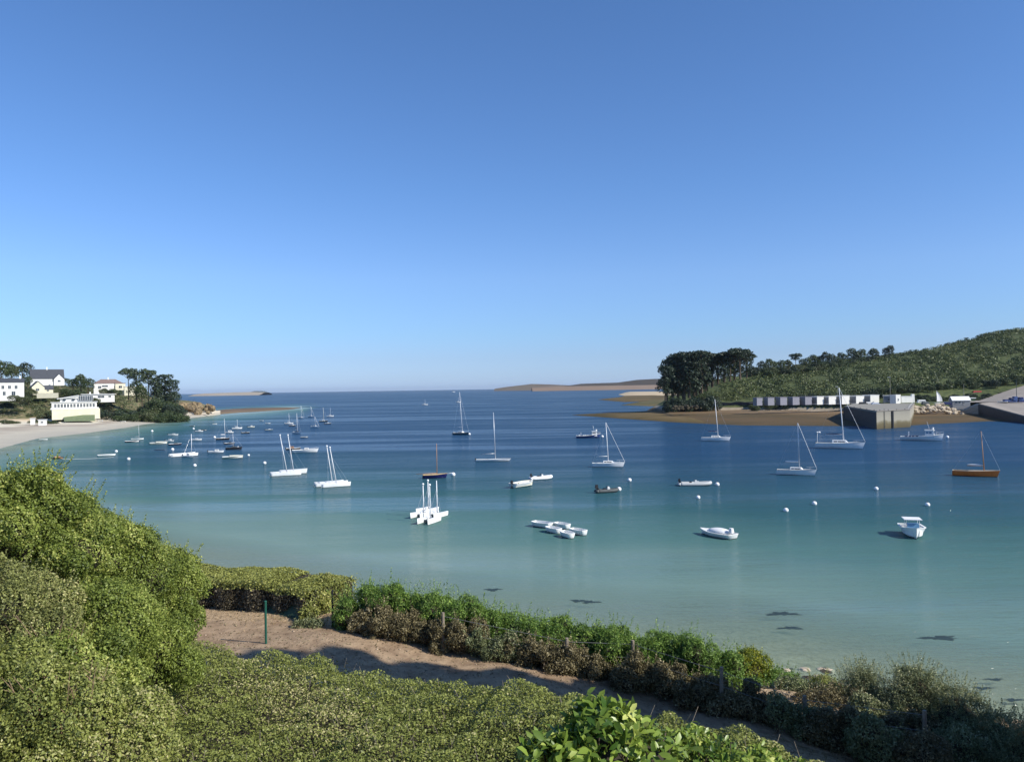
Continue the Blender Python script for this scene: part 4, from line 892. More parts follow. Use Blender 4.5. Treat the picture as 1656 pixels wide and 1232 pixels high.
b = MB(); b.box((w_ * .0, -d_ / 2 - 4.4, .2), (w_ * 1.06, .25, 1.0)); b.build('balustrade', M['whitep'], r_)
b = MB(); b.box((w_ * .03, -d_ / 2 - 2.2, -3.3), (w_ * 1.06, 4.3, 6.4)); b.build('retaining_wall', M['rendery'], r_)
b = MB(); V = []; n = 14
for j, (y0, dz) in enumerate([(672, 0), (676, 0), (680.5, 0)]):
    for i in range(n + 1):
        u = 103 + (153 - 103) * i / n; D = 477 - j * 9; V.append((ux(u, D), D, (5.8, 4.2, 2.6)[j]))
b.add(V, [(j * (n + 1) + i, j * (n + 1) + i + 1, (j + 1) * (n + 1) + i + 1, (j + 1) * (n + 1) + i) for j in range(2) for i in range(n)]); tag(b.build('lawn', M['lawn']), kind='structure')
house(53, 683, 440, 6, 6, 0, 'small white hut on the sand below the dunes', 'hut', 'beach_hut', 'flat', 0, roofm='whitep', dep=.8)
house(69, 686, 432, 10, 7, -5, 'small white cube hut nearest the beach waterline', 'hut', 'beach_hut', 'flat', 0, roofm='whitep', dep=.9, wins=[(.5, .5, .3, .3)])
house(159, 645.5, 520, 44, 8, 4, 'long low flat roofed white house with dark windows under the trees', roof='flat', roofm='whitep', dep=.35, wins=[(.18, .5, .12, .4), (.58, .52, .2, .38), (.85, .55, .08, .34)], chim=[(.25, 1.0), (.5, .8)], over=.8)
house(175, 632, 575, 40, 12, 5, 'white house with brown hipped roof between the trees', roof='hip', rh=.4, roofm='tile', dep=.4, wins=[(.2, .5, .1, .3), (.38, .65, .2, .18), (.75, .5, .12, .3)], chim=[(.5, 1.2)])
house(194, 634, 568, 14, 14, 8, 'cream tall house block right of the hipped roof', roof='flat', wall='rendery', roofm='tile', dep=.8, wins=[(.5, .6, .3, .25)])
house(217, 635, 565, 28, 10, 5, 'cream low wing half hidden behind the umbrella pine', roof='flat', wall='rendery', roofm='whitep', dep=.4)
0 and house(252, 640, 590, 34, 28, 10, 'pale grey tall building half hidden behind the umbrella pine', wall='rendershade' if False else 'concrete', roof='hip', rh=.3, dep=.5, wins=[(x, z_, .08, .12) for x in (.2, .4, .6, .8) for z_ in (.35, .6, .82)])
for px, py, lab in [(82 * 1 + 80, 669, 'white beached dinghy under the dark hedge'), (199, 666.5, 'white beached dinghy at the foot of the wood')]:
    p_ = atD(px, py + 1, 478); r_, s_, L_ = dinghy(px, 700, 10, 20, lab, 'white', L=4.5); r_.location = (p_.x, p_.y, zleft(px, 478) + .1)

# right shore: platform, cabins, harbour buildings
for i, (px, wp, m1) in enumerate([(1225, 15, 'rendershade'), (1243, 17, 'rendershade'), (1263, 18, 'rendershade'), (1283, 18, 'rendershade'), (1303, 18, 'rendershade'), (1322, 18, 'render'), (1341, 20, 'render'), (1362, 21, 'render'), (1385, 22, 'render'), (1408, 24, 'render')]):  # first five cabins carry their shade as a painted grey
    D = 433; w = wp * D / F * .71
    p_ = Vector((ux(px, D), D, PZ)); root = empty('beach_cabin', p_, R(17), ['leftmost', 'second', 'third', 'fourth', 'fifth', 'sixth', 'seventh', 'eighth', 'ninth', 'last and biggest'][i] + ' from the pines in the row of zigzag ' + ('grey' if i < 5 else 'white') + ' beach cabins', 'cabin', 'zigzag row of beach cabins behind the beach')
    hh = 3.7 + .03 * i + (.25 if i in (7, 9) else 0)
    b = MB(); b.box((0, 0, hh / 2 - .3), (w, w, hh + .6)); b.build('wall', M[m1], root)
    b = MB(); b.box((-w * .5 - .03, 0, hh * .45), (.06, w * .88, hh * .86)); b.build('side_panel', M['renderd'], root)  # grey panel over most of the left-facing side
    b = MB(); b.box((0, 0, hh + .07), (w + .35, w + .35, .16)); b.build('roof', M['whitep' if i > 4 else 'rendershade'], root)
house(1436.5, 652.5, 425, 14, 12.5, -20, 'grey sided harbour office with small dark window', 'building', 'harbour_office', 'flat', 0, wall='renderd', roofm='whitep', dep=.8, wins=[(.55, .5, .22, .3)])
house(1448, 653, 418, 10, 14, 20, 'tall narrow white end of the harbour office', 'building', 'harbour_office', 'flat', 0, roofm='whitep', dep=1.2, wins=[(.5, .5, .22, .22)], over=.1)
house(1463, 652, 421, 19, 10.5, 8, 'low blank white harbour shed', 'building', 'harbour_shed', 'flat', 0, roofm='whitep', dep=.6, over=.1)
# kiosk pillar, boats ashore, vans
def vehicle(px, py, D, L, label, body='white', hgt=1.9, name='van', cat='van', yaw=0, cabfrac=.3, under='black'):
    p_ = atD(px, py, D); root = empty(name, p_, R(yaw), label, cat, None); w = 1.85
    b = MB(); b.taper((0, 0, .35), (L, w, hgt * .5 - .1), (.97, .95), (0, 0)); b.taper((-L * .05, 0, hgt * .5 + .22), (L * .8, w * .93, hgt * .46), (.86, .85), (-.06, 0)); b.build('body', M[body], root)
    for s in (-1, 1): b = MB(); b.box((-L * .03, s * w * .455, hgt * .68), (L * .66, .04, hgt * .2)); b.build('window', M['glass'], root)
    b = MB(); b.box((L * .32, 0, hgt * .68), (.2, w * .78, hgt * .2)); b.build('windscreen', M['glass'], root)
    for x in (-L * .32, L * .32):
        for s in (-1, 1): b = MB(); b.tube((x, s * w * .5, .34), (x, s * w * .36, .34), .34, None, 12); b.build('wheel', M['black'], root)
    return root
vehicle(1491, 654, 415, 5.2, 'white van parked between harbour shed and the riprap', 'whitep', 2.4)
vehicle(1396, 655, 405, 4.2, 'black car parked in front of the white cabins', 'black', 1.5, 'parked_car', 'car')
vehicle(1416, 656, 398, 4.2, 'silver car parked on the quay beside the black one', 'alu', 1.5, 'parked_car', 'car')
vehicle(1404, 655, 412, 4.0, 'white car parked between the black and silver cars', 'whitep', 1.5, 'parked_car', 'car')
vehicle(1497, 655, 400, 4.0, 'dark car next to the white van', 'dgrey', 1.5, 'parked_car', 'car')
vehicle(1581, 639, 460, 6.6, 'red van with a white stripe parked at the foot of the green hill', 'red', 2.4)
vehicle(1531, 655, 395, 4.2, 'dark car left of the white roofed boathouse', 'navy', 1.5, 'parked_car', 'car')
p_ = atD(1476, 651, 425); b = MB(); b.taper((p_.x, p_.y, p_.z - .5), (1.8, 1.5, 5.2), (.8, .8)); tag(b.build('kiosk', M['render']), 'narrow white kiosk tower right of the blank shed', 'kiosk')
p_ = atD(1515, 653, 412); r_ = empty('beached_sail', p_, R(10), 'small beached boat with raised white sail on the harbour ground', 'sailing dinghy')
b = MB(); sc = hullparts(4.5, 1.5, .5, .7); hull_mesh(b, sc); deck_mesh(b, sc); b.build('hull', M['white'], r_, True)
b = MB(); b.tube((.3, 0, .5), (-.1, 0, 7.2), .06); b.build('mast', M['alu'], r_)
b = MB(); V = []; Fc = []
for i in range(7):
    z = 1.2 + i * .95; w = 3.2 * (1 - (i / 6) ** 2) + .2
    for j in range(4): V.append((-.0 + w * (j / 3) , .25 * math.sin(math.pi * j / 3), z))
for i in range(6):
    for j in range(3): a = i * 4 + j; Fc += [(a, a + 1, a + 5, a + 4)]
b.add(V, Fc); b.build('sail', M['wcover'], r_)
r_, w_, d_, h_ = house(1552, 655, 398, 27, 8, -6, 'long grey boathouse with humped white roof beside the slipway', 'boathouse', 'boathouse', 'gable', .45, wall='renderd', roofm='whitep', dep=.45, wins=[(.3, .55, .3, .4), (.62, .5, .08, .7)])
house(1565, 652, 425, 20, 8, 0, 'flat roofed green shed behind the boathouse', 'shed', 'shed', 'flat', 0, wall='tarp', roofm='whitep', dep=.4)
for px, y0, y1, D, lab, nm, ct in [(1440, 650, 610, 432, 'tall lamp post on the harbour ground behind the grey office', 'lamp_post', 'lamp post'), (1355, 650, 625, 440, 'grey lamp post behind the white cabins', 'lamp_post', 'lamp post'), (1559, 650, 621, 425, 'thin pole above the flat green shed', 'flag_pole', 'pole'), (1644, 640, 613, 400, 'dark mast pole above the blue fishing gear', 'pole', 'pole')]:
    a = atD(px, y0, D); e = atD(px, y1, D); r_ = empty(nm, a, 0, lab, ct); hh = e.z - a.z; b = MB(); b.tube((0, 0, -.3), (0, 0, hh), .16, .1); b.build('post', M['concrete'] if px < 1600 else M['dgrey'], r_)
    if nm == 'lamp_post': b = MB(); b.box((-.6, 0, hh), (1.5, .35, .2)); b.build('lamp_head', M['alu'], r_)
# quay
A = atD(1366, 657, 372); A.z = PZ; Bq = at(1418, 694, 0); C_ = at(1472, 690.5, 0); K = Vector((ux(1478, 400), 400, 0)); K2 = Vector((ux(1380, 415), 415, 0))
out = [(A.x, A.y), (Bq.x, Bq.y), (C_.x, C_.y), (K.x, K.y), (K2.x, K2.y)]
b = MB(); n = len(out); V = [(x, y, -3) for x, y in out] + [(x, y, PZ + .05) for x, y in out]; b.add(V, [(i, (i + 1) % n, n + (i + 1) % n, n + i) for i in range(n)] + [tuple(range(n, 2 * n))])
qr = empty('quay', (0, 0, 0), 0, 'square concrete quay block standing in the water', 'quay')
qm = bpy.data.materials.new('tidal_concrete'); nt, N, L = nodes(qm); out_ = N.new('ShaderNodeOutputMaterial'); p = N.new('ShaderNodeBsdfPrincipled'); L.new(p.outputs[0], out_.inputs[0]); p.inputs['Roughness'].default_value = .9
g = N.new('ShaderNodeNewGeometry'); sx = N.new('ShaderNodeSeparateXYZ'); L.new(g.outputs['Position'], sx.inputs[0]); nn = N.new('ShaderNodeTexNoise'); nn.inputs['Scale'].default_value = .3; nn.inputs['Detail'].default_value = 8; L.new(g.outputs['Position'], nn.inputs[0])
ad = N.new('ShaderNodeMath'); ad.operation = 'MULTIPLY_ADD'; ad.inputs[1].default_value = 2.5; L.new(nn.outputs[0], ad.inputs[0]); L.new(sx.outputs['Z'], ad.inputs[2])
mr = N.new('ShaderNodeMapRange'); mr.inputs[1].default_value = 1; mr.inputs[2].default_value = 8; L.new(ad.outputs[0], mr.inputs[0]); r = N.new('ShaderNodeValToRGB'); e = r.color_ramp.elements
e[0].position, e[0].color = 0, (.07, .055, .025, 1); e[1].position, e[1].color = 1, (.24, .225, .185, 1)
for a_, c_ in ((.3, (.12, .10, .05)), (.42, (.20, .18, .12)), (.5, (.30, .28, .22)), (.7, (.29, .27, .215))): k = e.new(a_); k.color = (*c_, 1)
L.new(mr.outputs[0], r.inputs[0]); L.new(r.outputs[0], p.inputs['Base Color'])
b.build('wall', qm, qr)
b = MB(); dv = (Bq - A).normalized(); nv = Vector((dv.y, -dv.x, 0)).normalized(); nv = nv if nv.x < 0 else -nv; a_ = Vector((A.x, A.y, 0)) + nv * .05; b_ = Vector((Bq.x, Bq.y, 0)) + nv * .05; V = [a_, b_, a_ + nv * .35, b_ + nv * .35]; b.add([(v_.x, v_.y, -3) for v_ in V] + [(v_.x, v_.y, PZ - .5) for v_ in V], [(2, 3, 7, 6), (0, 2, 6, 4), (1, 5, 7, 3), (4, 6, 7, 5)]); b.build('shade_panel', M['shadedark'], qr)  # dark panel painting shade onto the quay's left face
b = MB(); m_ = Bq.lerp(C_, .46); b.box((m_.x, m_.y - .25, 3.2), (.8, .5, 7.2), math.atan2(C_.y - Bq.y, C_.x - Bq.x)); b.box((A.x - .2, A.y - .3, 3.0), (1.0, .8, 7.0)); b.build('fender_post', M['black'], qr)
b = MB()
for i in range(5): q_ = A.lerp(Bq, (i + .5) / 5); b.tube((q_.x + .6, q_.y, PZ), (q_.x + .6, q_.y, PZ + .5), .2)
for i in range(4): q_ = Bq.lerp(C_, (i + .5) / 4); b.tube((q_.x, q_.y + .8, PZ), (q_.x, q_.y + .8, PZ + .5), .2)
b.build('bollard', M['dgrey'], qr)
ln = Bq.lerp(C_, .22); dq = (C_ - Bq).normalized(); b = MB()
for s in (-.25, .25): b.tube((ln.x + dq.x * s + .05, ln.y + dq.y * s - .12, -1), (ln.x + dq.x * s + .05, ln.y + dq.y * s - .12, PZ + .9), .05, None, 6)
for k in range(18): b.tube((ln.x - dq.x * .25 + .05, ln.y - dq.y * .25 - .12, .3 + k * .38), (ln.x + dq.x * .25 + .05, ln.y + dq.y * .25 - .12, .3 + k * .38), .03, None, 5)
b.build('ladder', M['dgrey'], qr)
b = MB(); V = [Vector((x, y, 0)) for x, y in out[:4]]
for a_, c_ in zip(V[:-1], V[1:]): m_ = a_.lerp(c_, .5); b.box((m_.x, m_.y, PZ + .14), ((c_ - a_).length, .5, .22), math.atan2(c_.y - a_.y, c_.x - a_.x))
b.build('coping', M['concrete2'], qr)
b = MB()
for i in range(9): q_ = K.lerp(C_, i / 8); b.tube((q_.x - .5, q_.y, PZ), (q_.x - .5, q_.y, PZ + 1.1), .04, None, 5)
b.tube((K.x - .5, K.y, PZ + 1.1), (C_.x - .5, C_.y, PZ + 1.1), .035, None, 5); b.build('railing', M['whitep'], qr)
# slipway
P1 = atD(1582, 650, 385); P1.z = PZ; P2 = atD(1672, 676, 315); P3 = atD(1760, 664, 330); P4 = atD(1760, 640, 400); P4.z = PZ; P5 = atD(1600, 645, 402); P5.z = PZ
b = MB(); T_ = [P1, P2, P3, P4, P5]; V = [tuple(v_) for v_ in T_] + [(v_.x, v_.y, -3) for v_ in T_]; n = 5; b.add(V, [tuple(range(n))] + [(i, n + i, n + (i + 1) % n, (i + 1) % n) for i in range(n)])
sw = b.build('slipway', M['concrete2']); tag(sw, 'pale concrete slipway ramp sloping to the water at the harbour edge', 'slipway')
dv = (P2 - P1); dv.z = 0; dv.normalize(); nv = Vector((dv.y, -dv.x, 0)); nv = nv if nv.x < 0 else -nv; b = MB(); a_ = P1 + nv * .05 - Vector((0, 0, .5)); b_ = P2 + nv * .05 - Vector((0, 0, .5)); b.add([(a_.x, a_.y, -3), (b_.x, b_.y, -3), b_, a_] + [tuple(Vector(v_) + nv * .3) for v_ in ((a_.x, a_.y, -3), (b_.x, b_.y, -3), b_, a_)], [(4, 5, 6, 7), (3, 2, 6, 7), (0, 4, 7, 3), (1, 2, 6, 5)]); b.build('side_wall', M['shadedark'], sw)  # dark panel painting shade onto the slipway's left side
b = MB(); Q1 = atD(1556, 663.5, 392); Q2 = P1 + Vector((0, 0, .01)); b.add([Q1 + Vector((0, -1.5, 0)), P1 + Vector((0, -2, 0)), P1 + Vector((0, 1, .0)), Q1 + Vector((0, 1.5, 0)), Q1 + Vector((0, -1.5, -4)), P1 + Vector((0, -2, -7)), P1 + Vector((0, 1, -7)), Q1 + Vector((0, 1.5, -4))], [(0, 1, 2, 3), (0, 4, 5, 1), (1, 5, 6, 2), (2, 6, 7, 3), (3, 7, 4, 0)])
tag(b.build('stone_steps', M['concrete']), 'short stone ramp climbing from the boulders to the slipway', 'ramp')
# approach road
V = []; n = 16
for i in range(n + 1):
    t = i / n; u = 1560 + 200 * t; D0_ = 404 + 4 * t; 
    V += [(ux(u, D0_), D0_, PZ + .06 + 0 * t), (ux(u, 440 + 40 * t), 440 + 40 * t, zright(u, 440 + 40 * t) + .3)]
b = MB(); b.add(V, [(2 * i, 2 * i + 2, 2 * i + 3, 2 * i + 1) for i in range(n)]); tag(b.build('road', M['concrete2'], None, True), kind='structure')
# blue fishing gear
gr = 'blue fishing gear piled by the slipway'
for i, (px, py, w, hh, m_, lab) in enumerate([(1626, 646, 3.2, 1.6, 'navy', 'blue net pile at the left of the fishing gear'), (1634, 646, 2.2, 2.4, 'bcover', 'tall blue gear stack beside the net pile'), (1641, 646, 2.4, 3.0, 'blue', 'tallest blue gear stack under the dark pole'), (1650, 647, 3.0, 2.6, 'navy', 'blue gear stack right of the dark pole')]):
    p_ = atD(px, py, 395); r_ = empty('gear_stack', (p_.x, p_.y, PZ), 0, lab, 'fishing gear', gr)
    for k in range(3): b = MB(); b.taper((random.uniform(-.4, .4), random.uniform(-.4, .4), k * hh / 3), (w * (1 - .15 * k), 2.0, hh / 3 - .05), (.93, .9)); b.build('crate', M[m_ if k != 1 else 'blue'], r_)
p_ = atD(1621, 644, 395); r_, s_, L_ = dinghy(1621, 700, 10, 170, 'white dinghy stored by the blue gear', 'white', L=4.5); r_.location = (p_.x, p_.y, PZ + .1)

def rock(px, py, D, r, label, m='rockl', group=None, z=None, cat='boulder', name='boulder', flat=.7):
    p_ = atD(px, py, D); b = MB(); b.ball((0, 0, 0), r, 9, 6); o = None
    for v_ in b.v: k = 1 + random.uniform(-.22, .22); v_.x *= k; v_.y *= k; v_.z *= flat * (1 + random.uniform(-.2, .2))
    o = b.build(name, M[m]); o.location = (p_.x, p_.y, p_.z if z is None else z); o.rotation_euler[2] = random.uniform(0, 6); tag(o, label, cat, group); return o
for i in range(60):
    u = random.uniform(1474, 1532) if i < 46 else random.uniform(1530, 1558); D = random.uniform(383, 394)
    t = (D - 383) / 11; yy = 667.5 - t * 11 - (3 if u > 1500 and u < 1530 else 0) + (3 if u > 1532 else 0)
    rock(u, yy, D, random.uniform(.7, 1.5), 'pale boulder in the rock pile between quay and slipway', group='pale boulders of the harbour rock pile')
for i in range(26):
    u = random.uniform(1085, 1140); rock(u, 660 - (u - 1085) * .06 + random.uniform(-2, 3), random.uniform(432, 450), random.uniform(.6, 1.3), 'dark boulder at the end of the stone wall on the right beach', 'rockd', 'boulders at the wall end')
for i in range(40):
    u = random.uniform(262, 345); yy = random.uniform(653, 668) if u > 275 else 666; yy = max(yy, interp([(262, 666), (290, 655), (310, 651), (325, 652), (340, 659), (350, 664)], u))
    rock(u, yy, 660 - (yy - 650) * 3 - (40 if u < 300 else 0), random.uniform(1.6, 3.4), 'tan rock of the headland beyond the wood', 'rock', 'tan rocks of the low headland', flat=.9, cat='rock', name='rock')
# near-shore weedy rocks and washed slabs
for i in range(46):
    u = random.uniform(1240, 1440); yy = random.uniform(1063, 1100) + (u - 1240) * .06; p_ = at(u, yy, .35)
    o = rock(u, yy, p_.y, random.uniform(.15, .45), 'dark flat weedy rock at the near water edge', 'rockd' if i % 4 else 'rockl', 'weedy rocks at the near water edge', z=znear(p_.x, p_.y) + .05, cat='rock', name='rock', flat=.35)

# dark retaining wall below the cabins, over the beach
V = []; Fc = []; n = 30
for i in range(n + 1):
    u = 1136 + (1366 - 1136) * i / n; D = Rs(u) + 3.0; zt = zright(u, D + 12) + .25 + .3 * math.sin(i * 1.9); V += [(ux(u, D), D, 1.5), (ux(u, D + .3), D + .3, zt), (ux(u, D + 1.5), D + 1.5, zt), (ux(u, D + 1.7), D + 1.7, 1.5)]
for i in range(n):
    for j in range(3): a = 4 * i + j; Fc.append((a, a + 4, a + 5, a + 1))
tag(ndo('stone_wall', V, Fc, M['wall']), 'long dark stone retaining wall between the beach and the cabins', 'wall')
p_ = [Vector((ux(u, Rs(u) + 2.6), Rs(u) + 2.6, 6.6)) for u in (1212, 1240, 1270)]; b = MB()
for a, c in zip(p_[:-1], p_[1:]): mid = a.lerp(c, .5); b.box((mid.x, mid.y - 1.2, mid.z), ((c - a).length, 3.4, .35), math.atan2(c.y - a.y, c.x - a.x))
tag(b.build('terrace', M['concrete']), 'pale concrete terrace slab in front of the shade-tinted cabins', 'terrace')

# ------------------------------------------------------------------ trees
LM = dict(
    broad=leafmat('broadleaf_far', (.026, .046, .018), (.085, .115, .04), trans=.15),
    olive=leafmat('olive_far', (.04, .055, .022), (.12, .14, .055), trans=.15),
    pine=leafmat('pine_far', (.016, .030, .018), (.048, .072, .038), trans=.08),
    pinel=leafmat('pine_light_far', (.028, .045, .024), (.075, .105, .045), trans=.1),
    hill=leafmat('hill_scrub', (.035, .055, .018), (.125, .155, .048), (.20, .20, .08), trans=.12),
    priv=leafmat('privet', (.07, .105, .016), (.29, .35, .07), (.54, .55, .16), trans=.3),
    privd=leafmat('hedge_leaf', (.075, .10, .022), (.32, .35, .085), (.47, .43, .2), trans=.25),
    dryl=leafmat('dry_twig_leaf', (.09, .10, .03), (.31, .33, .10), (.50, .45, .2), trans=.2),
    tama=leafmat('tamarisk', (.05, .10, .02), (.21, .34, .065), (.40, .52, .12), trans=.3),
    brown=leafmat('brown_scrub', (.065, .058, .025), (.235, .195, .095), (.42, .36, .2), trans=.15),
    grey=leafmat('grey_scrub', (.08, .10, .04), (.27, .30, .14), (.46, .44, .26), trans=.2),
    yell=leafmat('yellow_shrub', (.06, .09, .01), (.30, .34, .03), (.5, .45, .05), trans=.3),
    laur=leafmat('laurel', (.05, .11, .015), (.27, .36, .06), (.55, .58, .16), trans=.3, rough=.35),
    trim=leafmat('trimmed_top', (.09, .11, .025), (.38, .39, .10), (.58, .54, .18), trans=.25),
    under=leafmat('hedge_under', (.04, .035, .022), (.12, .10, .06), (.2, .17, .1), trans=.1),
)
def crown_mesh(kind, m, n, seed):
    global rng
    rng = np.random.default_rng(seed); L = []
    if kind == 'round':
        L = [(rng.uniform(-.18, .18), rng.uniform(-.18, .18), .62 + rng.uniform(-.12, .14), .27, .27, .24) for _ in range(4)] + [(0, 0, .42, .36, .36, .28)]; P, Nn, T = blobpts(L, n, .15, 10, (.3, .5))
    elif kind == 'umbrella':
        L = [(rng.uniform(-.3, .3), rng.uniform(-.3, .3), .86 + rng.uniform(-.06, .04), .26, .26, .09) for _ in range(7)] + [(rng.uniform(-.2, .2), rng.uniform(-.2, .2), .68, .2, .2, .08) for _ in range(3)]; P, Nn, T = blobpts(L, n, .12, 6, (.3, .45), .5)
    elif kind == 'tall':
        L = [(rng.uniform(-.14, .14), rng.uniform(-.14, .14), z, .24 + .04 * (z > .6), .24 + .04 * (z > .6), .13) for z in (.14, .26, .38, .5, .62, .74, .85)] + [(rng.uniform(-.16, .16), rng.uniform(-.16, .16), .9, .2, .2, .08) for _ in range(3)]; P, Nn, T = blobpts(L, n, .15, 6, (.3, .45), .6)
    elif kind == 'shrub':
        L = [(rng.uniform(-.4, .4), rng.uniform(-.4, .4), rng.uniform(.25, .55), .38, .38, .35) for _ in range(4)]; P, Nn, T = blobpts(L, n, .15, 10, (.3, .5))
    nn = Nn + rng.normal(size=Nn.shape) * .5; nn /= np.linalg.norm(nn, axis=1)[:, None]
    o = leafmesh('crown', P, nn, .045 * rng.uniform(.6, 1.4, len(P)) * (1.3 if kind == 'shrub' else 1), m, None, .8, np.clip(T * .5 + rng.random(len(P)) * .55, 0, 1)); me = o.data; bpy.data.objects.remove(o); return me
def trunk_mesh(kind, seed):
    random.seed(seed); b = MB(); 
    if kind == 'shrub': top = .3
    else: top = .6
    b.tube((0, 0, -.12), (.01, 0, top * .6), .035, .026, 7); b.tube((.01, 0, top * .6), (.0, .02, .88 if kind in ('umbrella', 'tall') else top + .15), .026, .012, 6)
    for i in range(7):
        a = random.uniform(0, 6.28); z = random.uniform(.25, .62) if kind != 'umbrella' else random.uniform(.5, .72); e = .22 if kind != 'umbrella' else .3
        b.tube((.005, 0, z), (math.cos(a) * e, math.sin(a) * e, z + random.uniform(.1, .2)), .014, .005, 5)
    o = b.build('trunk', M['bark']); me = o.data; bpy.data.objects.remove(o); return me
TV = {}
def tree(px, py, D, hpx, kind, m, label, wide=1.0, group=None, name=None, var=None, cat='tree', z=None):
    var = random.randrange(3) if var is None else var; key = (kind, m, var)
    if key not in TV: st = random.getstate(); TV[key] = (crown_mesh(kind, LM[m], {'round': 520, 'umbrella': 620, 'tall': 560, 'shrub': 420}[kind], 11 * var + len(kind)), trunk_mesh(kind, var)); random.setstate(st)
    p_ = atD(px, py, D); 
    if z is not None: p_.z = z
    hh = hpx * D / F; nm = name or {'round': 'broadleaf_tree', 'umbrella': 'umbrella_pine', 'tall': 'pine_tree', 'shrub': 'shrub'}[kind]
    root = empty(nm, p_, random.uniform(0, 6.28), label, cat, group); root.scale = (hh * wide, hh * wide, hh)
    c, t = TV[key]
    for n_, me in (('crown', c), ('trunk', t)): o = bpy.data.objects.new(n_, me); col.objects.link(o); o.parent = root
    return root
# left village
tl = [(2, 622, 560, 44, 'round', 'broad', 'broad tree at the far left edge of the village', .9), (18, 618, 575, 30, 'round', 'olive', 'pale green tree left of the dark domed pine', 1.0), (36, 618, 590, 34, 'round', 'pine', 'dark domed tree behind the big white house', 1.15), (45, 626, 560, 20, 'round', 'broad', 'low round tree between white house and slate roof', 1.1),
  (52, 640, 520, 16, 'shrub', 'olive', 'shrub left of the cream cottage', 1.0), (32, 652, 485, 15, 'shrub', 'olive', 'grey green shrub below the big white house', 1.6), (106, 622, 580, 12, 'round', 'broad', 'small tree right of the white gable', 1.0), (118, 632, 560, 20, 'round', 'broad', 'round tree in a group left of the tall village tree', 1.1),
  (131, 634, 560, 32, 'round', 'broad', 'tall dark tree in the middle of the village', .85), (142, 636, 555, 26, 'round', 'broad', 'dense tree right of the tall village tree', 1.0), (108, 646, 530, 20, 'round', 'broad', 'broad tree behind the modern beach house', 1.3), (127, 648, 525, 20, 'round', 'broad', 'tree over the winter garden of the beach house', 1.2),
  (150, 655, 500, 14, 'shrub', 'olive', 'shrub between beach house and the flat roofed house', 1.2), (172, 632 + 6, 550, 12, 'shrub', 'olive', 'bush in front of the hipped roof house', 1.4), (186, 640, 545, 13, 'shrub', 'broad', 'bush below the cream tall block', 1.2), (208, 641, 530, 46, 'umbrella', 'pinel', 'flat topped umbrella pine above the village', .62),
  (221, 645, 525, 44, 'tall', 'pinel', 'leaning pine with tiered crown beside the umbrella pine', .9), (240, 650, 530, 55, 'umbrella', 'pinel', 'tallest pine of the point with a small top tuft', .55), (262, 655, 535, 50, 'tall', 'pine', 'dark pine on the seaward side of the point', 1.0), (274, 658, 540, 44, 'tall', 'pine', 'dark pine with long side branch at the point end', 1.0),
  (250, 656, 530, 42, 'tall', 'pinel', 'pine in the middle of the wooded point', .9), (230, 655, 520, 36, 'round', 'broad', 'round tree below the leaning pine', .8), (280, 664, 535, 34, 'round', 'pine', 'dark rounded tree last before the rocks', .85)]
for px, py, D, hp, k, m, lab, w in tl: tree(px, py, D, hp, k, m, lab, w, group='trees of the village and its wooded point')
for i in range(18):
    u = 168 + i * 7 + random.uniform(-3, 3); D = 495 + random.uniform(-8, 12); tree(u, 0, D, random.uniform(16, 24), 'shrub' if i % 2 else 'round', random.choice(['broad', 'broad', 'pine', 'olive']), 'dark green bush in the thick belt above the left beach', 1.15, group='bushes of the belt above the left beach', z=zleft(u, D) - 1, cat='bush', name='bush')
for i in range(14):
    u = 225 + i * 4.6; D = 520 + random.uniform(-5, 10); tree(u, 0, D, random.uniform(26, 40) if u > 232 else random.uniform(20, 28), 'round', random.choice(['broad', 'pine', 'pine']), 'dark tree low in the dense wood on the point', .9, group='lower trees of the dense point wood', z=zleft(u, D) - 1)
for i in range(26):
    u = random.uniform(-20, 104); D = random.uniform(440, 560); tree(u, 0, D, random.uniform(5, 10), 'shrub', random.choice(['olive', 'broad', 'olive']), 'low green bush on the dune slope of the village', 1.9, group='low bushes on the dune slope', z=zleft(u, D) - 1, cat='bush', name='bush')
for i in range(34):
    u = random.uniform(20, 215); D = random.uniform(505, 585); 
    tree(u, 0, D, random.uniform(9, 17), 'shrub' if i % 3 else 'round', random.choice(['broad', 'broad', 'olive', 'pine']), 'garden tree between the houses of the left village', 1.2, group='garden trees between the village houses', z=zleft(u, D) - 1.2)
# right pine grove
top = [(1074, 596), (1082, 580), (1095, 573), (1110, 569), (1130, 567), (1150, 569), (1165, 570), (1180, 566), (1195, 563), (1210, 567), (1222, 570)]
base = [(1074, 641), (1100, 640), (1130, 630), (1160, 615), (1185, 609), (1222, 604)]
for i in range(30):
    u = 1078 + (i % 15) * 9.2 + random.uniform(-2, 2); row = i // 15; D = 500 + row * 26 + random.uniform(-6, 6)
    yb = interp(base, u) + 1; ht = yb - interp(top, u) - (5 if row else 1) + random.uniform(-2, 3)
    lab = 'tall dark pine in the dense grove on the right headland'
    if i == 0: lab = 'outermost dark pine at the seaward end of the grove'
    tree(u, yb, D, max(20, ht), 'tall' if u < 1150 else ('umbrella' if i % 2 else 'tall'), 'pine' if (u < 1160 or i % 3) else 'pinel', lab, .82 if u < 1150 else .95, group='dense pine grove on the right headland')
for i in range(16):
    u = 1070 + i * 4.5; D = 482 + random.uniform(-4, 8); tree(u, 0, D, random.uniform(16, 30), 'shrub', 'pine', 'dark bush at the feet of the pine grove', .9, group='bushes at the feet of the pine grove', z=zright(u, D) - .5, cat='bush', name='bush')
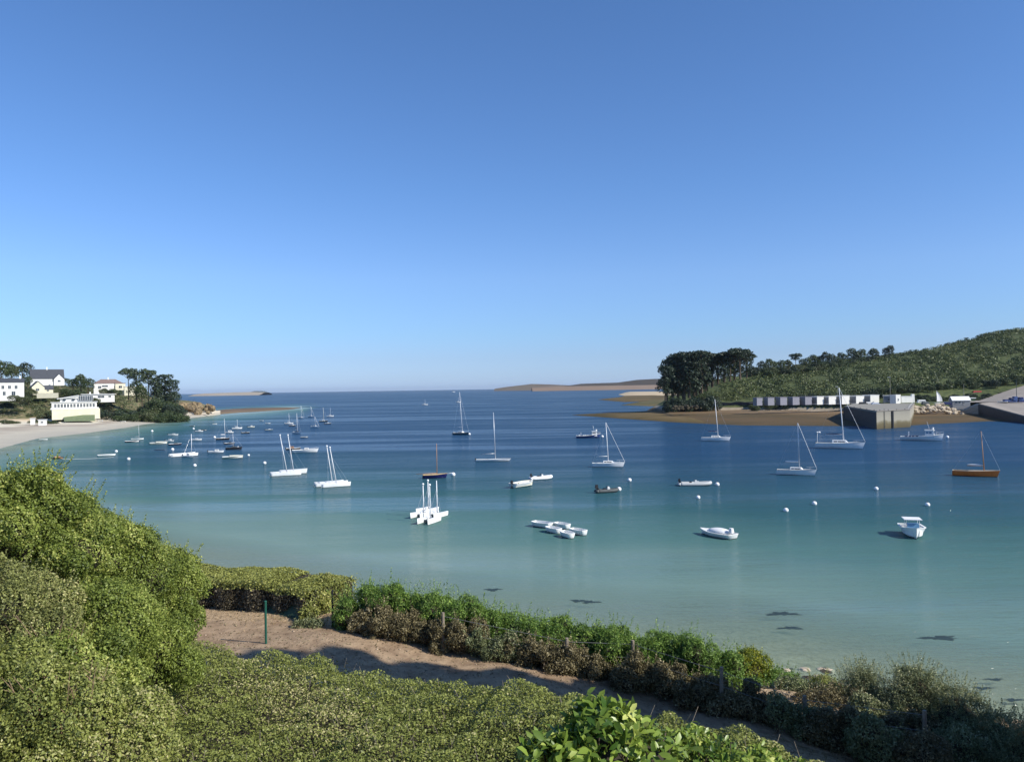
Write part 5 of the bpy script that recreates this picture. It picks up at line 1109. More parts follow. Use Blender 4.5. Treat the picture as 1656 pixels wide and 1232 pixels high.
tr_ = [(1215, 608, 590, 22, 'round', 'pine', 'round dark tree in the gap right of the grove'), (1235, 604, 610, 28, 'round', 'pine', 'tall dark tree starting the ridge line right of the gap'), (1247, 603, 615, 30, 'round', 'broad', 'full crowned ridge tree second from the gap'), (1262, 602, 620, 26, 'round', 'broad', 'ridge tree third from the gap'), (1275, 600, 630, 26, 'round', 'olive', 'yellow green ridge tree'),
  (1287, 598, 630, 34, 'umbrella', 'pine', 'small umbrella pine poking over the ridge'), (1303, 597, 635, 26, 'round', 'broad', 'ridge tree right of the small umbrella pine'), (1318, 595, 640, 30, 'round', 'broad', 'ridge tree under the wind swept crown'), (1332, 593, 640, 32, 'round', 'pine', 'wind swept dark crown on the ridge'), (1345, 591, 640, 25, 'round', 'pinel', 'ridge tree between wind swept crown and sky gap'),
  (1362, 588, 650, 24, 'round', 'broad', 'low ridge tree left of the twin pines'), (1380, 586, 650, 31, 'round', 'pinel', 'left one of the twin ridge pines'), (1392, 585, 650, 27, 'round', 'broad', 'tree between the twin pines'), (1412, 583, 655, 28, 'round', 'pinel', 'right one of the twin ridge pines'), (1437, 580, 655, 28, 'round', 'pine', 'lone dark ball crowned pine on the ridge'),
  (1458, 575, 660, 9, 'shrub', 'pine', 'small bush on the ridge right of the lone pine'), (1476, 573, 660, 9, 'shrub', 'pine', 'pointed bush on the bare ridge'), (1512, 567, 665, 6, 'shrub', 'pine', 'tiny bush on the bare ridge'), (1532, 561, 670, 11, 'shrub', 'olive', 'rounded bush where the ridge steepens'), (1563, 553, 675, 11, 'umbrella', 'olive', 'pale wind bent tree near the hill top')]
for px, py, D, hp, k, m, lab in tr_: tree(px, py + 2, D, hp * .86, k, m, lab, 1.0 if k != 'umbrella' else .75, group='trees along the ridge of the right hill')
for i in range(46):
    u = 1205 + i * 10 + random.uniform(-4, 4); D = 466 + random.uniform(-4, 10); tree(u, 0, D, random.uniform(13, 20), random.choice(['shrub', 'round']), random.choice(['broad', 'pine', 'broad']), 'bushy dark tree in the line behind the cabins and harbour', 1.0, group='tree line behind the cabins and harbour', z=zright(u, D) - .6)
for i in range(12):
    u = 1272 + i * 8; D = Rs(u) + 1; tree(u, 0, D, random.uniform(6, 10), 'shrub', 'broad', 'green bush leaning over the beach wall', 1.3, group='bushes over the beach wall', z=3.2, cat='bush', name='bush')
# hill scrub: one mass
def hillscrub(name, u0, u1, D0, D1, zf, n, m, zmin, label, seed=3, size=(1.0, 2.6)):
    r2 = np.random.default_rng(seed); P = []; Nn = []; S = []; T = []
    cnt = 0
    while cnt < n:
        u = r2.uniform(u0, u1); D = r2.uniform(D0, D1); z = zf(u, D)
        if z < zmin: continue
        if math.sin(u * .11 + D * .05) + math.sin(u * .033 - D * .08) + r2.uniform(-1.6, 1.2) < -.9: continue
        rr = r2.uniform(*size); k = 26; d = r2.normal(size=(k, 3)); d[:, 2] = np.abs(d[:, 2]); d /= np.linalg.norm(d, axis=1)[:, None]
        P.append(np.array([ux(u, D), D, z]) + d * rr * np.array([1.1, 1.1, .9])); nn = d + r2.normal(size=d.shape) * .4; Nn.append(nn / np.linalg.norm(nn, axis=1)[:, None]); S.append(np.full(k, rr * .42)); tv = r2.random() * .6 + .15 * math.sin(u * .05 + D * .02); T.append(np.clip(tv + r2.random(k) * .4, 0, 1)); cnt += 1
    return tag(leafmesh(name, np.concatenate(P), np.concatenate(Nn), np.concatenate(S), LM[m], None, .8, np.concatenate(T)), label, None, None, 'stuff')
hillscrub('hill_scrub', 1080, 1760, 468, 690, zright, 6500, 'hill', 7.5, 'dense green scrub covering the right hill')
hillscrub('ground_cover', -60, 300, 455, 640, zleft, 2600, 'olive', 5.0, 'patchy green cover on the village slope', 5, (.8, 2.0))
hillscrub('ground_cover', 285, 345, 560, 650, zleft, 120, 'olive', 4.0, 'green cap on the tan rocky headland', 6, (.8, 1.8))

# ------------------------------------------------------------------ foreground vegetation
rng = np.random.default_rng(21)
shrub('tallest bright green shrub rising at the near left, shoots above the water line', [(30, 860, 11.2, 95), (95, 850, 11.5, 70), (60, 800, 11.3, 42, 1.0), (-40, 830, 11, 80), (125, 900, 11.2, 60)], LM['priv'], .038, 3300, sprigs=270, sprig_h=.42, group='big green shrubs at the near left', shell=.14)
shrub('bright green shrub stepping down right of the tallest one', [(170, 905, 12.2, 75), (230, 935, 12.5, 65), (120, 960, 11.6, 80), (205, 885, 12.6, 36, 1)], LM['priv'], .038, 3300, sprigs=210, sprig_h=.3, group='big green shrubs at the near left', shell=.14)
shrub('rounded green shrub at the edge of the dry lawn', [(280, 955, 13.4, 52), (288, 920, 13.8, 32, 1), (262, 1000, 12.8, 60), (283, 1010, 12.8, 42)], LM['priv'], .038, 3200, sprigs=135, sprig_h=.28, group='big green shrubs at the near left', shell=.14)
shrub('olive brown shrub with dry twigs against the near left edge', [(30, 1010, 9.4, 85), (85, 1040, 9.2, 60), (-30, 960, 9.6, 70)], LM['dryl'], .032, 3200, sprigs=180, sprig_h=.35, jit=.8, group='big green shrubs at the near left', shell=.16)
shrub('green shrub mass below the rounded one, facing the viewer', [(170, 1040, 10.2, 100, .9), (250, 1070, 11.0, 75), (110, 1100, 8.8, 100)], LM['priv'], .035, 3500, sprigs=150, sprig_h=.2, group='big green shrubs at the near left', shell=.14)
shrub('dark leaved shrub in the near left corner', [(40, 1180, 7.6, 130), (150, 1220, 7.6, 120), (-40, 1130, 7.8, 110)], LM['privd'], .032, 4200, sprigs=120, sprig_h=.2, group='big green shrubs at the near left', shell=.14)

def zhedge(x, y): return H - 4.37 - .08 * np.clip((-x - 2.2) / 1.5, 0, 1) + .07 * np.sin(x * 1.1 + .5) + .06 * np.sin(x * 2.7 + y * 1.3) + .05 * np.sin(x * 5.1 - y * 2.1)
def hedge_top():
    # a wide clipped hedge: top sheet and far face, leaves in depth
    P = []; Nn = []; S = []; T = []; n = 290000
    x = rng.uniform(-8.6, 4.6, n); fe = np.interp(x, [-9, -5.5, .65, 3.4, 5], [15.0, 13.9, 11.25, 9.5, 8.4]) + .15 * np.sin(x * 3) + .1 * np.sin(x * 7.3); y = rng.uniform(6.6, 1, n) if False else 6.8 + (fe - 6.8) * rng.random(n)
    z = zhedge(x, y); edge = np.clip((fe - y) / .35, 0, 1); z = z - (1 - edge) ** 2 * .35 - np.abs(rng.normal(size=n)) * .10 + .03
    lump = np.sin(x * 9 + y * 3) * np.sin(y * 8 - x * 4); z += .05 * lump
    P.append(np.stack([x, y, z], 1)); nn = rng.normal(size=(n, 3)) * .65 + np.array([0, -.1, 1.0]); Nn.append(nn)
    patch = np.sin(x * .9 + 1.3) * np.sin(y * 1.1 + x * .4) + .5 * np.sin(x * 2.3 + y * 1.9)
    T.append(np.clip(.30 + rng.random(n) * .42 + .12 * lump + np.where(rng.random(n) < np.clip((patch - .25) * .55, .03, .5), .5, 0), 0, 1)); S.append(.031 * rng.uniform(.5, 1.6, n))
    m_ = 26000; x = rng.uniform(-8.6, 4.6, m_); fe = np.interp(x, [-9, -5.5, .65, 3.4, 5], [15.0, 13.9, 11.25, 9.5, 8.4]); z = zhedge(x, fe) - .2 - rng.random(m_) * 1.9
    P.append(np.stack([x, fe + rng.normal(size=m_) * .12, z], 1)); Nn.append(rng.normal(size=(m_, 3)) * .5 + np.array([.3, .9, .2])); T.append(rng.random(m_) * .6); S.append(.05 * rng.uniform(.6, 1.3, m_))
    P = np.concatenate(P); Nn = np.concatenate(Nn); Nn /= np.linalg.norm(Nn, axis=1)[:, None]
    root = empty('hedge', (-2, 10, 11), 0, 'wide clipped hedge with brown patches filling the near ground below the path', 'hedge')
    leafmesh('foliage', P - np.array([-2, 10, 11]), Nn, np.concatenate(S), LM['privd'], root, .6, np.concatenate(T))
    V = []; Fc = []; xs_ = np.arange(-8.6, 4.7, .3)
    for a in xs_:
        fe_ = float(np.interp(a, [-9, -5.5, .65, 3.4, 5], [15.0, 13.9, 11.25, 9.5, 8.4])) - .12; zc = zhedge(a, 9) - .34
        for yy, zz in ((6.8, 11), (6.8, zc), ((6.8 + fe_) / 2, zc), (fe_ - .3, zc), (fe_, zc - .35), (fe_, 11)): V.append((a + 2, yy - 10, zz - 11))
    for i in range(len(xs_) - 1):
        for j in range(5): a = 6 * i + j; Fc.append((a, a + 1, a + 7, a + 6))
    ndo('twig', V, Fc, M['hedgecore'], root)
    b = MB()
    for i in range(260):                                  # bare pale twigs sticking out
        x = random.uniform(-6, 3.5); y = random.uniform(7.2, min(13.0, float(np.interp(x, [-9, -5.5, .65, 3.4, 5], [15.0, 13.9, 11.25, 9.5, 8.4])))); z = zhedge(x, y)
        b.tube((x + 2, y - 10, z - 11 - .1), (x + 2 + random.uniform(-.12, .12), y - 10 + random.uniform(-.1, .1), z - 11 + random.uniform(.03, .14)), .005, .003, 4)
    tag(b.build('bare_twig', M['post'], root), kind='stuff')
hedge_top()

for j, (px, py, D, lab) in enumerate([(75, 1060, 8.6, 'cluster of bare reddish stems in the near left shrubs'), (160, 985, 10.6, 'spray of bare fawn stems above the green shrub mass'), (100, 1150, 7.3, 'dry bare stems in the dark near corner')]):
    c = atD(px, py, D); r_ = empty('dead_branch', c, 0, lab, 'branches'); b = MB()
    o0 = Vector((0, .15, -.55))
    for k in range(26):
        e = o0 + Vector((random.uniform(-.45, .45), random.uniform(-.35, .1), random.uniform(.5, 1.0))); m_ = o0.lerp(e, .55) + Vector((random.uniform(-.08, .08), 0, .05)); b.tube(o0, m_, .007, .005, 4); b.tube(m_, e, .005, .002, 4)
        for q_ in range(3): f_ = m_.lerp(e, random.random()); b.tube(f_, f_ + Vector((random.uniform(-.12, .12), random.uniform(-.1, .05), random.uniform(.02, .14))), .003, .0015, 4)
    b.build('twig', mat('reddish_twig', (.30, .20, .12), .8, .2, 8), r_)

# laurel with big leaves (folded, two halves) in front
def laurel(label, lumps, n, size, spr):
    L = []
    for px, py, D, rp in lumps: c = atD(px, py, D); r = rp * D / F; L.append((c.x, c.y, c.z, r, r, r * .8))
    P, Nn, T = blobpts(L, n, .12, 7, (.3, .45)); off = np.array([L[0][0], L[0][1], 11.0]); root = empty('laurel_bush', tuple(off), 0, label, 'shrub')
    k = len(P); nn = Nn * .5 + rng.normal(size=(k, 3)) * .55 + np.array([0, -.1, .35]); nn /= np.linalg.norm(nn, axis=1)[:, None]
    a = rng.normal(size=(k, 3)) + np.array([0, 0, .6]); d = a - nn * np.sum(a * nn, 1)[:, None]; d /= np.linalg.norm(d, axis=1)[:, None]; w = np.cross(nn, d); s = (size * rng.uniform(.55, 1.25, k))[:, None]; P = P - off
    pts = [P, P + d * s * .3 + w * s * .2 + nn * s * .06, P + d * s * .7 + w * s * .19 + nn * s * .05, P + d * s, P + d * s * .7 - w * s * .19 + nn * s * .05, P + d * s * .3 - w * s * .2 + nn * s * .06, P + d * s * .5 - nn * s * .02]
    pts[3] = P + d * s - nn * s * .12
    v = np.stack(pts, 1).reshape(-1, 3); i0 = np.arange(k)[:, None] * 7; fa = np.concatenate([i0 + np.array([0, 1, 2, 6]), i0 + np.array([6, 2, 3, 4]), i0 + np.array([0, 6, 4, 5])], 0)
    tint = np.clip(T * .4 + rng.random(k) * .65, 0, 1); ndo('foliage', v, fa, LM['laur'], root, True, attr={'tint': np.repeat(tint, 7)})
    b = MB()
    for l in L:
        for j in range(12): dd = Vector((random.uniform(-1, 1), random.uniform(-1, 1), random.uniform(.3, 1))).normalized(); c = Vector(l[:3]) - Vector(off); b.tube(c - Vector((0, 0, l[5])), c + dd * l[3] * .95, .012, .005, 5)
    for l in L: c = Vector(l[:3]) - Vector(off); b.tube((c.x, c.y, 0), tuple(c), .03, .015, 6)
    b.build('stem', M['bark'], root)
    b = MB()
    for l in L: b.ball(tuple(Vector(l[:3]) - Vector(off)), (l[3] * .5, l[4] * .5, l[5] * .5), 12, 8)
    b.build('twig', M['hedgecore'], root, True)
laurel('large leaved laurel in bright sun at the bottom of the picture', [(965, 1232, 5.6, 92), (1040, 1240, 5.8, 80), (900, 1262, 5.4, 70), (985, 1200, 5.9, 55)], 460, .105, 0)
laurel('smaller leaved laurel trailing off right of the large leaved one', [(1110, 1240, 7.4, 62), (1170, 1254, 8.0, 56), (1230, 1262, 8.6, 48), (1282, 1266, 8.9, 40)], 850, .075, 0)

# clipped hedge beyond the dry lawn
def box_hedge(label, pts, wid, hgt, n, mt, mu, z0f):
    """pts: front foot line; hedge extends away by wid"""
    segs = []; P = [Vector(p_) for p_ in pts]; c0 = P[0]; root = empty('hedge', (c0.x, c0.y, z0f(c0.x, c0.y)), 0, label, 'hedge'); off = np.array(root.location)
    Lg = [(P[i + 1] - P[i]).length for i in range(len(P) - 1)]; tot = sum(Lg)
    def pos(s):
        i = 0
        while i < len(Lg) - 1 and s > Lg[i]: s -= Lg[i]; i += 1
        d = (P[i + 1] - P[i]).normalized(); return P[i] + d * min(s, Lg[i]), d
    A = [[], []]; Bn = [[], []]; Tt = [[], []]
    for i in range(n):
        s = rng.uniform(0, tot); p_, d = pos(s); nrm = Vector((-d.y, d.x)); k = rng.random()
        zb = z0f(p_.x, p_.y); hh = hgt * (1 + .05 * math.sin(s * 1.7) + .03 * math.sin(s * 4.1))
        if k < .5:
            w = rng.uniform(0, wid); q_ = p_ + nrm * w; ed = min(w, wid - w) / .25; z = zb + hh - (max(0, 1 - ed) ** 2) * .15 - abs(rng.normal()) * .05; A[0].append((q_.x, q_.y, z)); Bn[0].append((0, 0, 1)); Tt[0].append(.35 + rng.random() * .5)
        elif k < .93:
            z = zb + hh * rng.random() ** .8; dd = rng.normal() * .07 + .10 * math.sin(s * 6) * (z - zb < hh * .8); q_ = p_ + nrm * dd; t = 0 if z > zb + hh * .78 else 1; A[t].append((q_.x, q_.y, z)); Bn[t].append((-nrm.x, -nrm.y, .3)); Tt[t].append(rng.random())
        else:
            e = 1 if rng.random() < .7 else 0; q_, d = pos(tot if e else 0); w = rng.uniform(0, wid); q_ = q_ + Vector((-d.y, d.x)) * w; z = zb + hh * rng.random(); A[0].append((q_.x + rng.normal() * .06, q_.y, z)); Bn[0].append((d.x * (1 if e else -1), d.y, .3)); Tt[0].append(rng.random() * .7)
    for t, (nm, mm) in enumerate((('foliage', mt), ('bare_side', mu))):
        a = np.array(A[t]) - off; nn = np.array(Bn[t]) + rng.normal(size=a.shape) * .5; nn /= np.linalg.norm(nn, axis=1)[:, None]; leafmesh(nm, a, nn, .07 * rng.uniform(.6, 1.3, len(a)), mm, root, .6, np.array(Tt[t]))
    V = []; Fc = []; m_ = 30
    for i in range(m_ + 1):
        p_, d = pos(tot * i / m_); nrm = Vector((-d.y, d.x)); zb = z0f(p_.x, p_.y) 
        for w, zz in ((.15, -.2), (.15, hgt * .85), (wid - .15, hgt * .85), (wid - .15, -.5)): q_ = p_ + nrm * w; V.append((q_.x - off[0], q_.y - off[1], zb + zz - off[2]))
    Fc = [(4 * i + j, 4 * i + j + 1, 4 * i + 5 + j, 4 * i + 4 + j) for i in range(m_) for j in range(3)] + [(0, 1, 2, 3), (4 * m_, 4 * m_ + 3, 4 * m_ + 2, 4 * m_ + 1)]
    ndo('twig', V, Fc, M['hedgecore'], root)
def g2(px, py): 
    p_ = atD(px, py, 21); 
    for _ in range(12): z = znear(p_.x, p_.y); D = (H - z) * F / (py - hy(px)); p_ = Vector((ux(px, D), D, z))
    return p_
f0 = g2(285, 972); f1 = g2(330, 978); f2 = g2(440, 990); f3 = g2(492, 1002); f4 = g2(530, 1018)
box_hedge('flat clipped hedge with bare brown side beyond the dry lawn', [(f0.x - 2, f0.y + .4), (f1.x, f1.y), (f2.x, f2.y), (f3.x, f3.y)], 2.1, .98, 42000, LM['trim'], LM['under'], lambda x, y: min(znear(x, y), H - 6.9) if y < 27 else H - 7.0)
# green sheet against the hedge
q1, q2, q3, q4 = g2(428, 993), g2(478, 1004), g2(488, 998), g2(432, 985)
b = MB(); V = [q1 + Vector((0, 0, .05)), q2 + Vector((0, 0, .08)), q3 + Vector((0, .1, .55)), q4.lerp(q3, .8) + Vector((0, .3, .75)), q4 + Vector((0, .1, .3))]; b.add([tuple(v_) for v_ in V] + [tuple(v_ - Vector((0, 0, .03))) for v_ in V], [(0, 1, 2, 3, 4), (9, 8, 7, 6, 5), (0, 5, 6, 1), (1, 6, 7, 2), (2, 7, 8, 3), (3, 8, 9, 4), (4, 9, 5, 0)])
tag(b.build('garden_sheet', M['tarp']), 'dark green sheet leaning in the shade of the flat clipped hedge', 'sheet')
# dry twig pile and hedge side bush
shrub('small green bush at the end of the flat clipped hedge', [(512, 975, 24.0, 26, 1.2), (530, 960, 24.4, 24, 1.2), (500, 995, 23, 16)], LM['trim'], .06, 1100, sprigs=30, sprig_h=.2, group='scrub along the seaward edge of the path')
shrub('low dry cuttings heap beside the green sheet', [(488, 1012, 22.5, 16, .5), (510, 1010, 22.5, 16, .5)], LM['grey'], .05, 900, core=False, sprigs=24, sprig_h=.15, jit=1, group='scrub along the seaward edge of the path', name='cuttings_heap', cat='cuttings')
# green metal post + dark post
for px, y0, y1, mm, lab in [(425, 1042, 972, 'greenm', 'green metal post standing alone on the dry lawn'), (533, 1010, 955, 'black', 'thin black post at the end of the flat clipped hedge')]:
    g_ = g2(px, y0); e = atD(px, y1, g_.y); b = MB(); b.tube((0, 0, -.2), (0, 0, e.z - g_.z), .032 if px < 500 else .03); r_ = empty('post', g_, 0, lab, 'post'); b.build('shaft', M[mm], r_); b = MB(); b.ball((0, 0, e.z - g_.z), (.04, .04, .02)); b.build('cap', M[mm], r_)

# brown scrub along the seaward edge of the path, and green bushes behind
sc = [(585, 1008, 26), (640, 1016, 30), (690, 1026, 28), (745, 1038, 30), (800, 1052, 30), (855, 1062, 28), (905, 1074, 30), (960, 1082, 30), (1015, 1098, 32), (1075, 1108, 32), (1130, 1126, 34), (1185, 1140, 36), (1240, 1152, 36), (1295, 1172, 38), (1355, 1190, 42), (1420, 1212, 46), (1490, 1226, 50)]
txt = ['leftmost by the sunlit end', 'with a straw coloured top', 'left of the mossy stump', 'behind the mossy stump', 'of russet twigs', 'left of the first tall fence post', 'around the first tall fence post', 'right of the first tall fence post', 'in deep shade below the fern green bushes', 'with fawn flower heads', 'left of the pale fence post', 'right of the pale fence post', 'under the yellow shrub', 'with grey green leaves', 'beside the path bend', 'where the path leaves the picture', 'at the foot of the twiggy tamarisks']
for i, (px, py, r) in enumerate(sc):
    D = g2(px, py + r * .8).y + .35
    shrub('brown scrub bush ' + txt[i], [(px, py + r * .05, D, r * .8, .95)] + [(px + rng.uniform(-38, 38), py + rng.uniform(-.65, .5) * r, D + rng.uniform(-.15, .3), r * rng.uniform(.3, .6), rng.uniform(.8, 1.4)) for _ in range(9)], LM['brown' if i not in (4, 13, 15) else 'grey'], .05, 1250, sprigs=66, sprig_h=.35, jit=.9, shell=.2, group='brown scrub along the seaward edge of the path', stemr=.012)
gb = [(600, 968, 30, 'tama', 'first green bush right of the flat hedge gap'), (655, 982, 32, 'tama', 'feathery green bush left of the mossy stump'), (715, 992, 32, 'tama', 'bright green bush above the mossy stump'), (775, 1002, 30, 'tama', 'feathery bush between mossy stump and first tall post'), (835, 1018, 34, 'tama', 'dense bush left of the first tall fence post'), (895, 1028, 34, 'tama', 'bush just behind the first tall fence post'), (955, 1042, 34, 'tama', 'bush between the first two tall posts'), (1020, 1050, 36, 'tama', 'bush behind the second fence post'), (1080, 1058, 38, 'tama', 'broad bush right of the second fence post'), (1140, 1070, 36, 'tama', 'dark fern green bush left of the yellow shrub')]
def D0g(px, py): return g2(px, float(np.interp(px, [585, 745, 905, 1075, 1240], [1034, 1062, 1098, 1134, 1181]))).y + 1.5
for px, py, r, m, lab in gb:
    shrub(lab, [(px, py + 6, D0g(px, py), r * 1.0), (px + 30, py + 16, D0g(px, py) - .1, r * .95), (px, py + 42, D0g(px, py) - .5, r * .9)] + [(px + rng.uniform(-52, 52), py + 8 + rng.uniform(-.6, 1.3) * r, D0g(px, py) + rng.uniform(-.5, .3), r * rng.uniform(.35, .8), rng.uniform(.8, 1.2)) for _ in range(12)], LM[m], .062, 900, sprigs=165, sprig_h=.5, jit=.7, asp=.35, group='green bushes along the cliff edge', shell=.2)
for px, py, D, r, m, lab, lf in [(1215, 1085, 24, 34, 'yell', 'yellow green shrub nearest the rocky shore', .055), (1190, 1080, 24.5, 30, 'tama', 'green shrub left of the yellow one', .06), (1262, 1112, 23.5, 34, 'tama', 'low green shrub before the shore rocks', .05), (1330, 1125, 22.5, 36, 'privd', 'dull green shrub under the shore rocks', .05)]:
    shrub(lab, [(px, py, D, r), (px + 22, py + 18, D, r * .8), (px - 18, py + 16, D, r * .8), (px, py + 38, D - .4, r)], LM[m], lf, 950, sprigs=105, sprig_h=.35, jit=.8, group='green bushes along the cliff edge', shell=.2)
for px, py, D, r, m, lab in [(1252, 1140, 21.4, 30, 'brown', 'brown scrub bush filling the gap below the yellow shrub'), (1285, 1132, 21.5, 36, 'grey', 'grey green scrub bush seaward of the pale fence post'), (1345, 1146, 20.6, 40, 'brown', 'brown scrub bush behind the path bend'), (1410, 1170, 19.8, 42, 'grey', 'grey green scrub bush below the left tamarisk'), (1475, 1192, 19.0, 42, 'brown', 'brown scrub bush between fence and tall tamarisk'), (1560, 1222, 17.6, 46, 'grey', 'grey green scrub bush in the near right corner'), (1232, 1128, 22.5, 32, 'tama', 'green bush directly under the yellow shrub')]:
    shrub(lab, [(px, py, D, r, .9), (px, py + r * .8, D - .3, r * .9, 1)] + [(px + rng.uniform(-44, 44), py + rng.uniform(-.5, 1) * r, D + rng.uniform(-.4, .3), r * rng.uniform(.35, .7), rng.uniform(.8, 1.3)) for _ in range(8)], LM[m], .05, 1000, sprigs=70, sprig_h=.35, jit=.9, shell=.2, group='brown scrub along the seaward edge of the path', stemr=.012)
for px, py, D, r, lab in [(1395, 1128, 21, 46, 'twiggy grey tamarisk left of the three at the cliff end'), (1478, 1130, 20, 54, 'tallest twiggy grey tamarisk with pale shoots'), (1545, 1165, 19, 56, 'twiggy green tamarisk before the pale shallows'), (1615, 1205, 18, 50, 'twiggy tamarisk in the near right corner'), (1665, 1225, 17, 50, 'wispy tamarisk cut by the right picture edge')]:
    shrub(lab, [(px, py, D, r), (px + 20, py + 26, D, r * .8), (px - 24, py + 28, D, r * .8), (px, py - r * .4, D, r * .5, 1), (px, py + 55, D - .5, r)], LM['grey'], .045, 1000, sprigs=330, sprig_h=.55, jit=1, shell=.28, asp=.4, group='twiggy tamarisks at the cliff end', core=True, cat='tamarisk')
# fence posts along the scrub
fx = [(716, 1046, 990), (918, 1084, 1031), (1022, 1096, 1035), (1165, 1150, 1078), (1300, 1182, 1124), (1494, 1226, 1148)]
fr = empty('wire_fence', g2(716, 1068), 0, 'old wooden post and wire fence leaning through the seaward scrub', 'fence'); fo = Vector(fr.location); prev = None
for i, (px, y0, y1) in enumerate(fx):
    g_ = g2(px, y0); g_.y -= .0; e = atD(px, y1, g_.y - .3); base_ = Vector((e.x, e.y, znear(e.x, e.y) - .2)); b = MB(); b.tube(base_ - fo, e - fo + Vector((random.uniform(-.04, .04), 0, 0)), .05 if i % 4 != 2 else .055, .042, 9); b.build('post', M['post'], fr)
    if prev is not None:
        b = MB()
        for k in (.1, .45): b.tube(prev + Vector((0, 0, -k)) - fo, e + Vector((0, 0, -k)) - fo, .006, None, 4)
        b.build('wire', M['wire'], fr)
    prev = e
# grass tufts at path edges
P = []; Nn = []; S = []
for i in range(14000):
    x = rng.uniform(-14, 12); y = rng.uniform(15.5, 27.5)
    w = math.sin(x * 1.9 + y * 2.3) + math.sin(x * .7 - y * 1.1); 
    cy = np.interp(x, [-16, -9, -4, 0, 4, 8, 14], [21.5, 21.6, 20.9, 20.0, 19.1, 18, 16.4])
    if abs(y - cy) < 1.1 and rng.random() < .93: continue
    if w + rng.uniform(-1.5, 1) < 0: continue
    P.append((x, y, znear(x, y) + nz(x, y) + .03)); S.append(rng.uniform(.04, .12))
P = np.array(P); nn = rng.normal(size=P.shape); nn[:, 2] *= .3; nn /= np.linalg.norm(nn, axis=1)[:, None]
LM['straw'] = leafmat('straw_grass', (.14, .12, .045), (.42, .29, .15), (.5, .38, .22), trans=.2)
tag(leafmesh('grass', P, nn, np.array(S), LM['straw'], None, .18, None, up=2.5), 'short dry straw coloured grass on the lawn beside the path', None, None, 'stuff')

# stones and litter on the path
P = []; S = []
while len(P) < 1500:
    x = rng.uniform(-13, 11); cy = np.interp(x, [-16, -9, -4, 0, 4, 8, 14], [21.5, 21.6, 20.9, 20.0, 19.1, 18, 16.4]); y = cy + rng.normal() * 1.1
    P.append((x, y, znear(x, y) + nz(x, y) + .025)); S.append(rng.uniform(.008, .028) if rng.random() < .95 else rng.uniform(.03, .055))
P = np.array(P); S = np.array(S); oc = np.array([(1, 0, 0), (0, 1, 0), (-1, 0, 0), (0, -1, 0), (0, 0, .6), (0, 0, -.6)]); v = (P[:, None, :] + oc[None] * S[:, None, None] * rng.uniform(.6, 1.3, (len(P), 6, 1))).reshape(-1, 3)
f8 = np.array([(0, 1, 4), (1, 2, 4), (2, 3, 4), (3, 0, 4), (1, 0, 5), (2, 1, 5), (3, 2, 5), (0, 3, 5)]); fa = (np.arange(len(P))[:, None, None] * 6 + f8[None]).reshape(-1, 3)
tag(ndo('gravel', v, fa, mat('pebble', (.34, .26, .18), .9, .3, 2)), 'small stones scattered over the trodden path', None, None, 'stuff')
P = np.stack([rng.uniform(-13, 11, 5000), np.zeros(5000), np.zeros(5000)], 1); P[:, 1] = np.interp(P[:, 0], [-16, -9, -4, 0, 4, 8, 14], [21.5, 21.6, 20.9, 20.0, 19.1, 18, 16.4]) + rng.normal(size=5000) * 1.5; P[:, 2] = [znear(a, b_) + nz(a, b_) + .03 for a, b_ in P[:, :2]]
nn = rng.normal(size=P.shape) * .25 + np.array([0, 0, 1]); nn /= np.linalg.norm(nn, axis=1)[:, None]
tag(leafmesh('leaf_litter', P, nn, rng.uniform(.03, .09, 5000), LM['brown'], None, .35), 'dry leaf litter strewn along the path edges', None, None, 'stuff')
# tall cypresses added out of view to shade the path
for i, (x, y, hh, r) in enumerate(SHADE_CYP):
    zb = znear(x, y); L = [(x, y, zb + hh * t, r * k, r * k, hh * .14) for t, k in ((.18, 1), (.38, 1.0), (.58, .85), (.74, .55), (.86, .32), (.95, .16))]
    P, Nn, T = blobpts(L, 260, .12, 8); nn = Nn + rng.normal(size=Nn.shape) * .4; nn /= np.linalg.norm(nn, axis=1)[:, None]
    r_ = empty('shade_cypress', (x, y, zb), 0, 'dark cypress of the unseen row added to shade the path', 'tree', 'unseen cypresses added to shade the path'); leafmesh('crown', P - np.array([x, y, zb]), nn, .16 * rng.uniform(.6, 1.3, len(P)), LM['pine'], r_, .7, T)
    b = MB(); b.tube((0, 0, -.3), (0, 0, hh * .9), .2, .05); b.build('trunk', M['bark'], r_)

# bushes closing the gap between hill and harbour
for i in range(26):
    u = 1462 + i * 6 + random.uniform(-3, 3); D = 440 + random.uniform(-5, 12); tree(u, 0, D, random.uniform(7, 12) if u < 1590 else random.uniform(5, 8), 'shrub', random.choice(['broad', 'pine', 'broad']), 'dark green bush behind the harbour vehicles', 1.3, group='bushes behind the harbour vehicles', z=zright(u, D) - .6, cat='bush', name='bush')
# understory along the ridge of the right hill
for i in range(30):
    u = 1212 + i * 7.6 + random.uniform(-3, 3); D = float(np.interp(u, [1212, 1440], [592, 652])) + random.uniform(-8, 4); tree(u, 0, D, random.uniform(12, 20) * float(np.interp(u, [1212, 1300, 1440], [1, 1, .55])), 'shrub' if i % 3 else 'round', random.choice(['broad', 'pine', 'olive', 'broad']), 'low bushy tree filling the ridge line under the taller crowns', 1.25, group='low bushy trees along the ridge', z=zright(u, D) - .8)
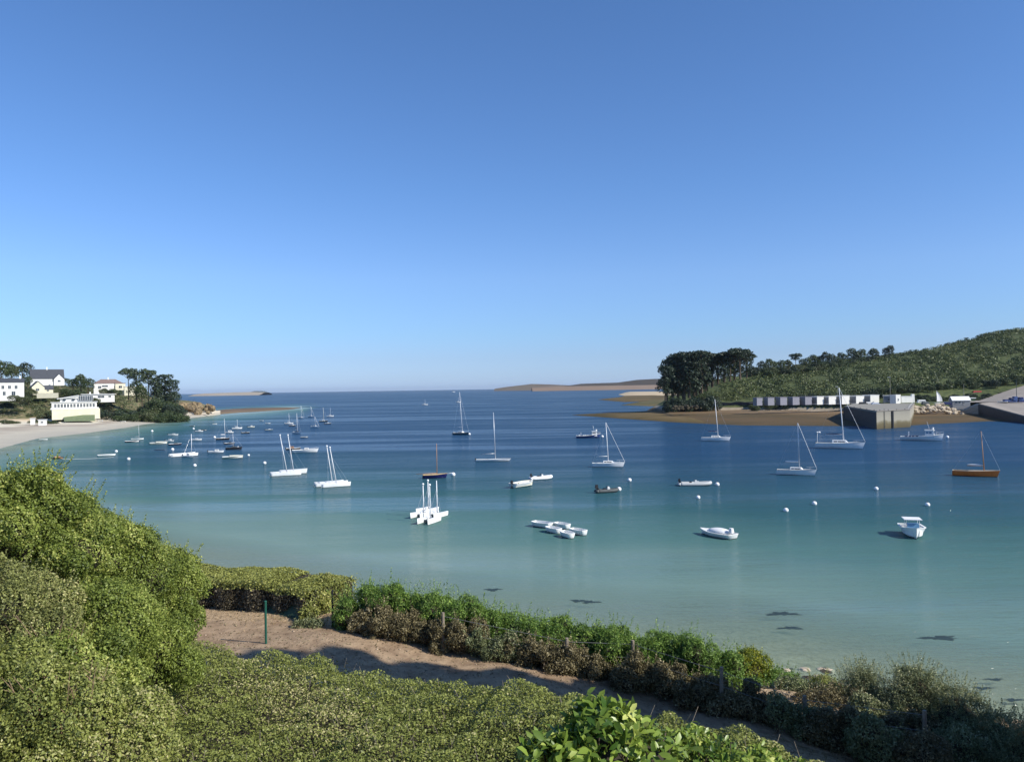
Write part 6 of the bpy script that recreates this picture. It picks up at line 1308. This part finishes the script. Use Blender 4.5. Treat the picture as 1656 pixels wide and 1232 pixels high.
# air
hz = MB(); hz.box((0, 14000, 55), (60000, 32000, 140)) 
hm = bpy.data.materials.new('haze'); nt = hm.node_tree if hm.use_nodes else None; hm.use_nodes = True; nt = hm.node_tree; nt.nodes.clear(); o_ = nt.nodes.new('ShaderNodeOutputMaterial'); pv = nt.nodes.new('ShaderNodeVolumePrincipled'); pv.inputs['Color'].default_value = (.80, .88, 1, 1); pv.inputs['Density'].default_value = HAZE; pv.inputs['Anisotropy'].default_value = .3; nt.links.new(pv.outputs[0], o_.inputs['Volume'])
if HAZE: tag(hz.build('haze', hm), 'thin pale sea haze over the whole bay', None, None, 'stuff')

# ------------------------------------------------------------------ light and sky
w = bpy.data.worlds.new('World'); scene.world = w; w.use_nodes = True; nt = w.node_tree; N = nt.nodes; L = nt.links
bg = N['Background']; sky = N.new('ShaderNodeTexSky'); sky.sky_type = 'NISHITA'; sky.sun_disc = False
sky.sun_elevation = R(SUN_EL); sky.sun_rotation = R(SUN_AZ); sky.air_density = AIR; sky.dust_density = DUST; sky.ozone_density = OZ; sky.altitude = 10
tcw = N.new('ShaderNodeTexCoord'); sxw = N.new('ShaderNodeSeparateXYZ'); L.new(tcw.outputs['Generated'], sxw.inputs[0])
rw = N.new('ShaderNodeValToRGB'); rw.color_ramp.interpolation = 'LINEAR'; e = rw.color_ramp.elements
for k_, (a_, c_) in enumerate(SKYC):
    q_ = e[k_] if k_ < 2 else e.new(a_)
    q_.position = a_; q_.color = (*c_, 1)
L.new(sxw.outputs['Z'], rw.inputs[0]); vm = N.new('ShaderNodeVectorMath'); vm.operation = 'MULTIPLY'; L.new(sky.outputs[0], vm.inputs[0]); L.new(rw.outputs[0], vm.inputs[1])
L.new(vm.outputs[0], bg.inputs[0]); bg.inputs[1].default_value = SKY_S
sd = Vector((math.sin(R(SUN_AZ)) * math.cos(R(SUN_EL)), math.cos(R(SUN_AZ)) * math.cos(R(SUN_EL)), math.sin(R(SUN_EL))))
sl = bpy.data.lights.new('sun', 'SUN'); sl.energy = SUN_E; sl.angle = R(.53); sl.color = (1, .95, .86)
so = bpy.data.objects.new('sun', sl); col.objects.link(so); so.rotation_euler = sd.to_track_quat('Z', 'Y').to_euler(); so.location = (0, 0, 60)
scene.view_settings.view_transform = 'Standard'; scene.view_settings.look = 'None'; scene.view_settings.exposure = EXPO; scene.view_settings.gamma = 1
scene.render.engine = 'CYCLES'; scene.cycles.max_bounces = 6; scene.cycles.transparent_max_bounces = 8; scene.cycles.caustics_reflective = False; scene.cycles.caustics_refractive = False
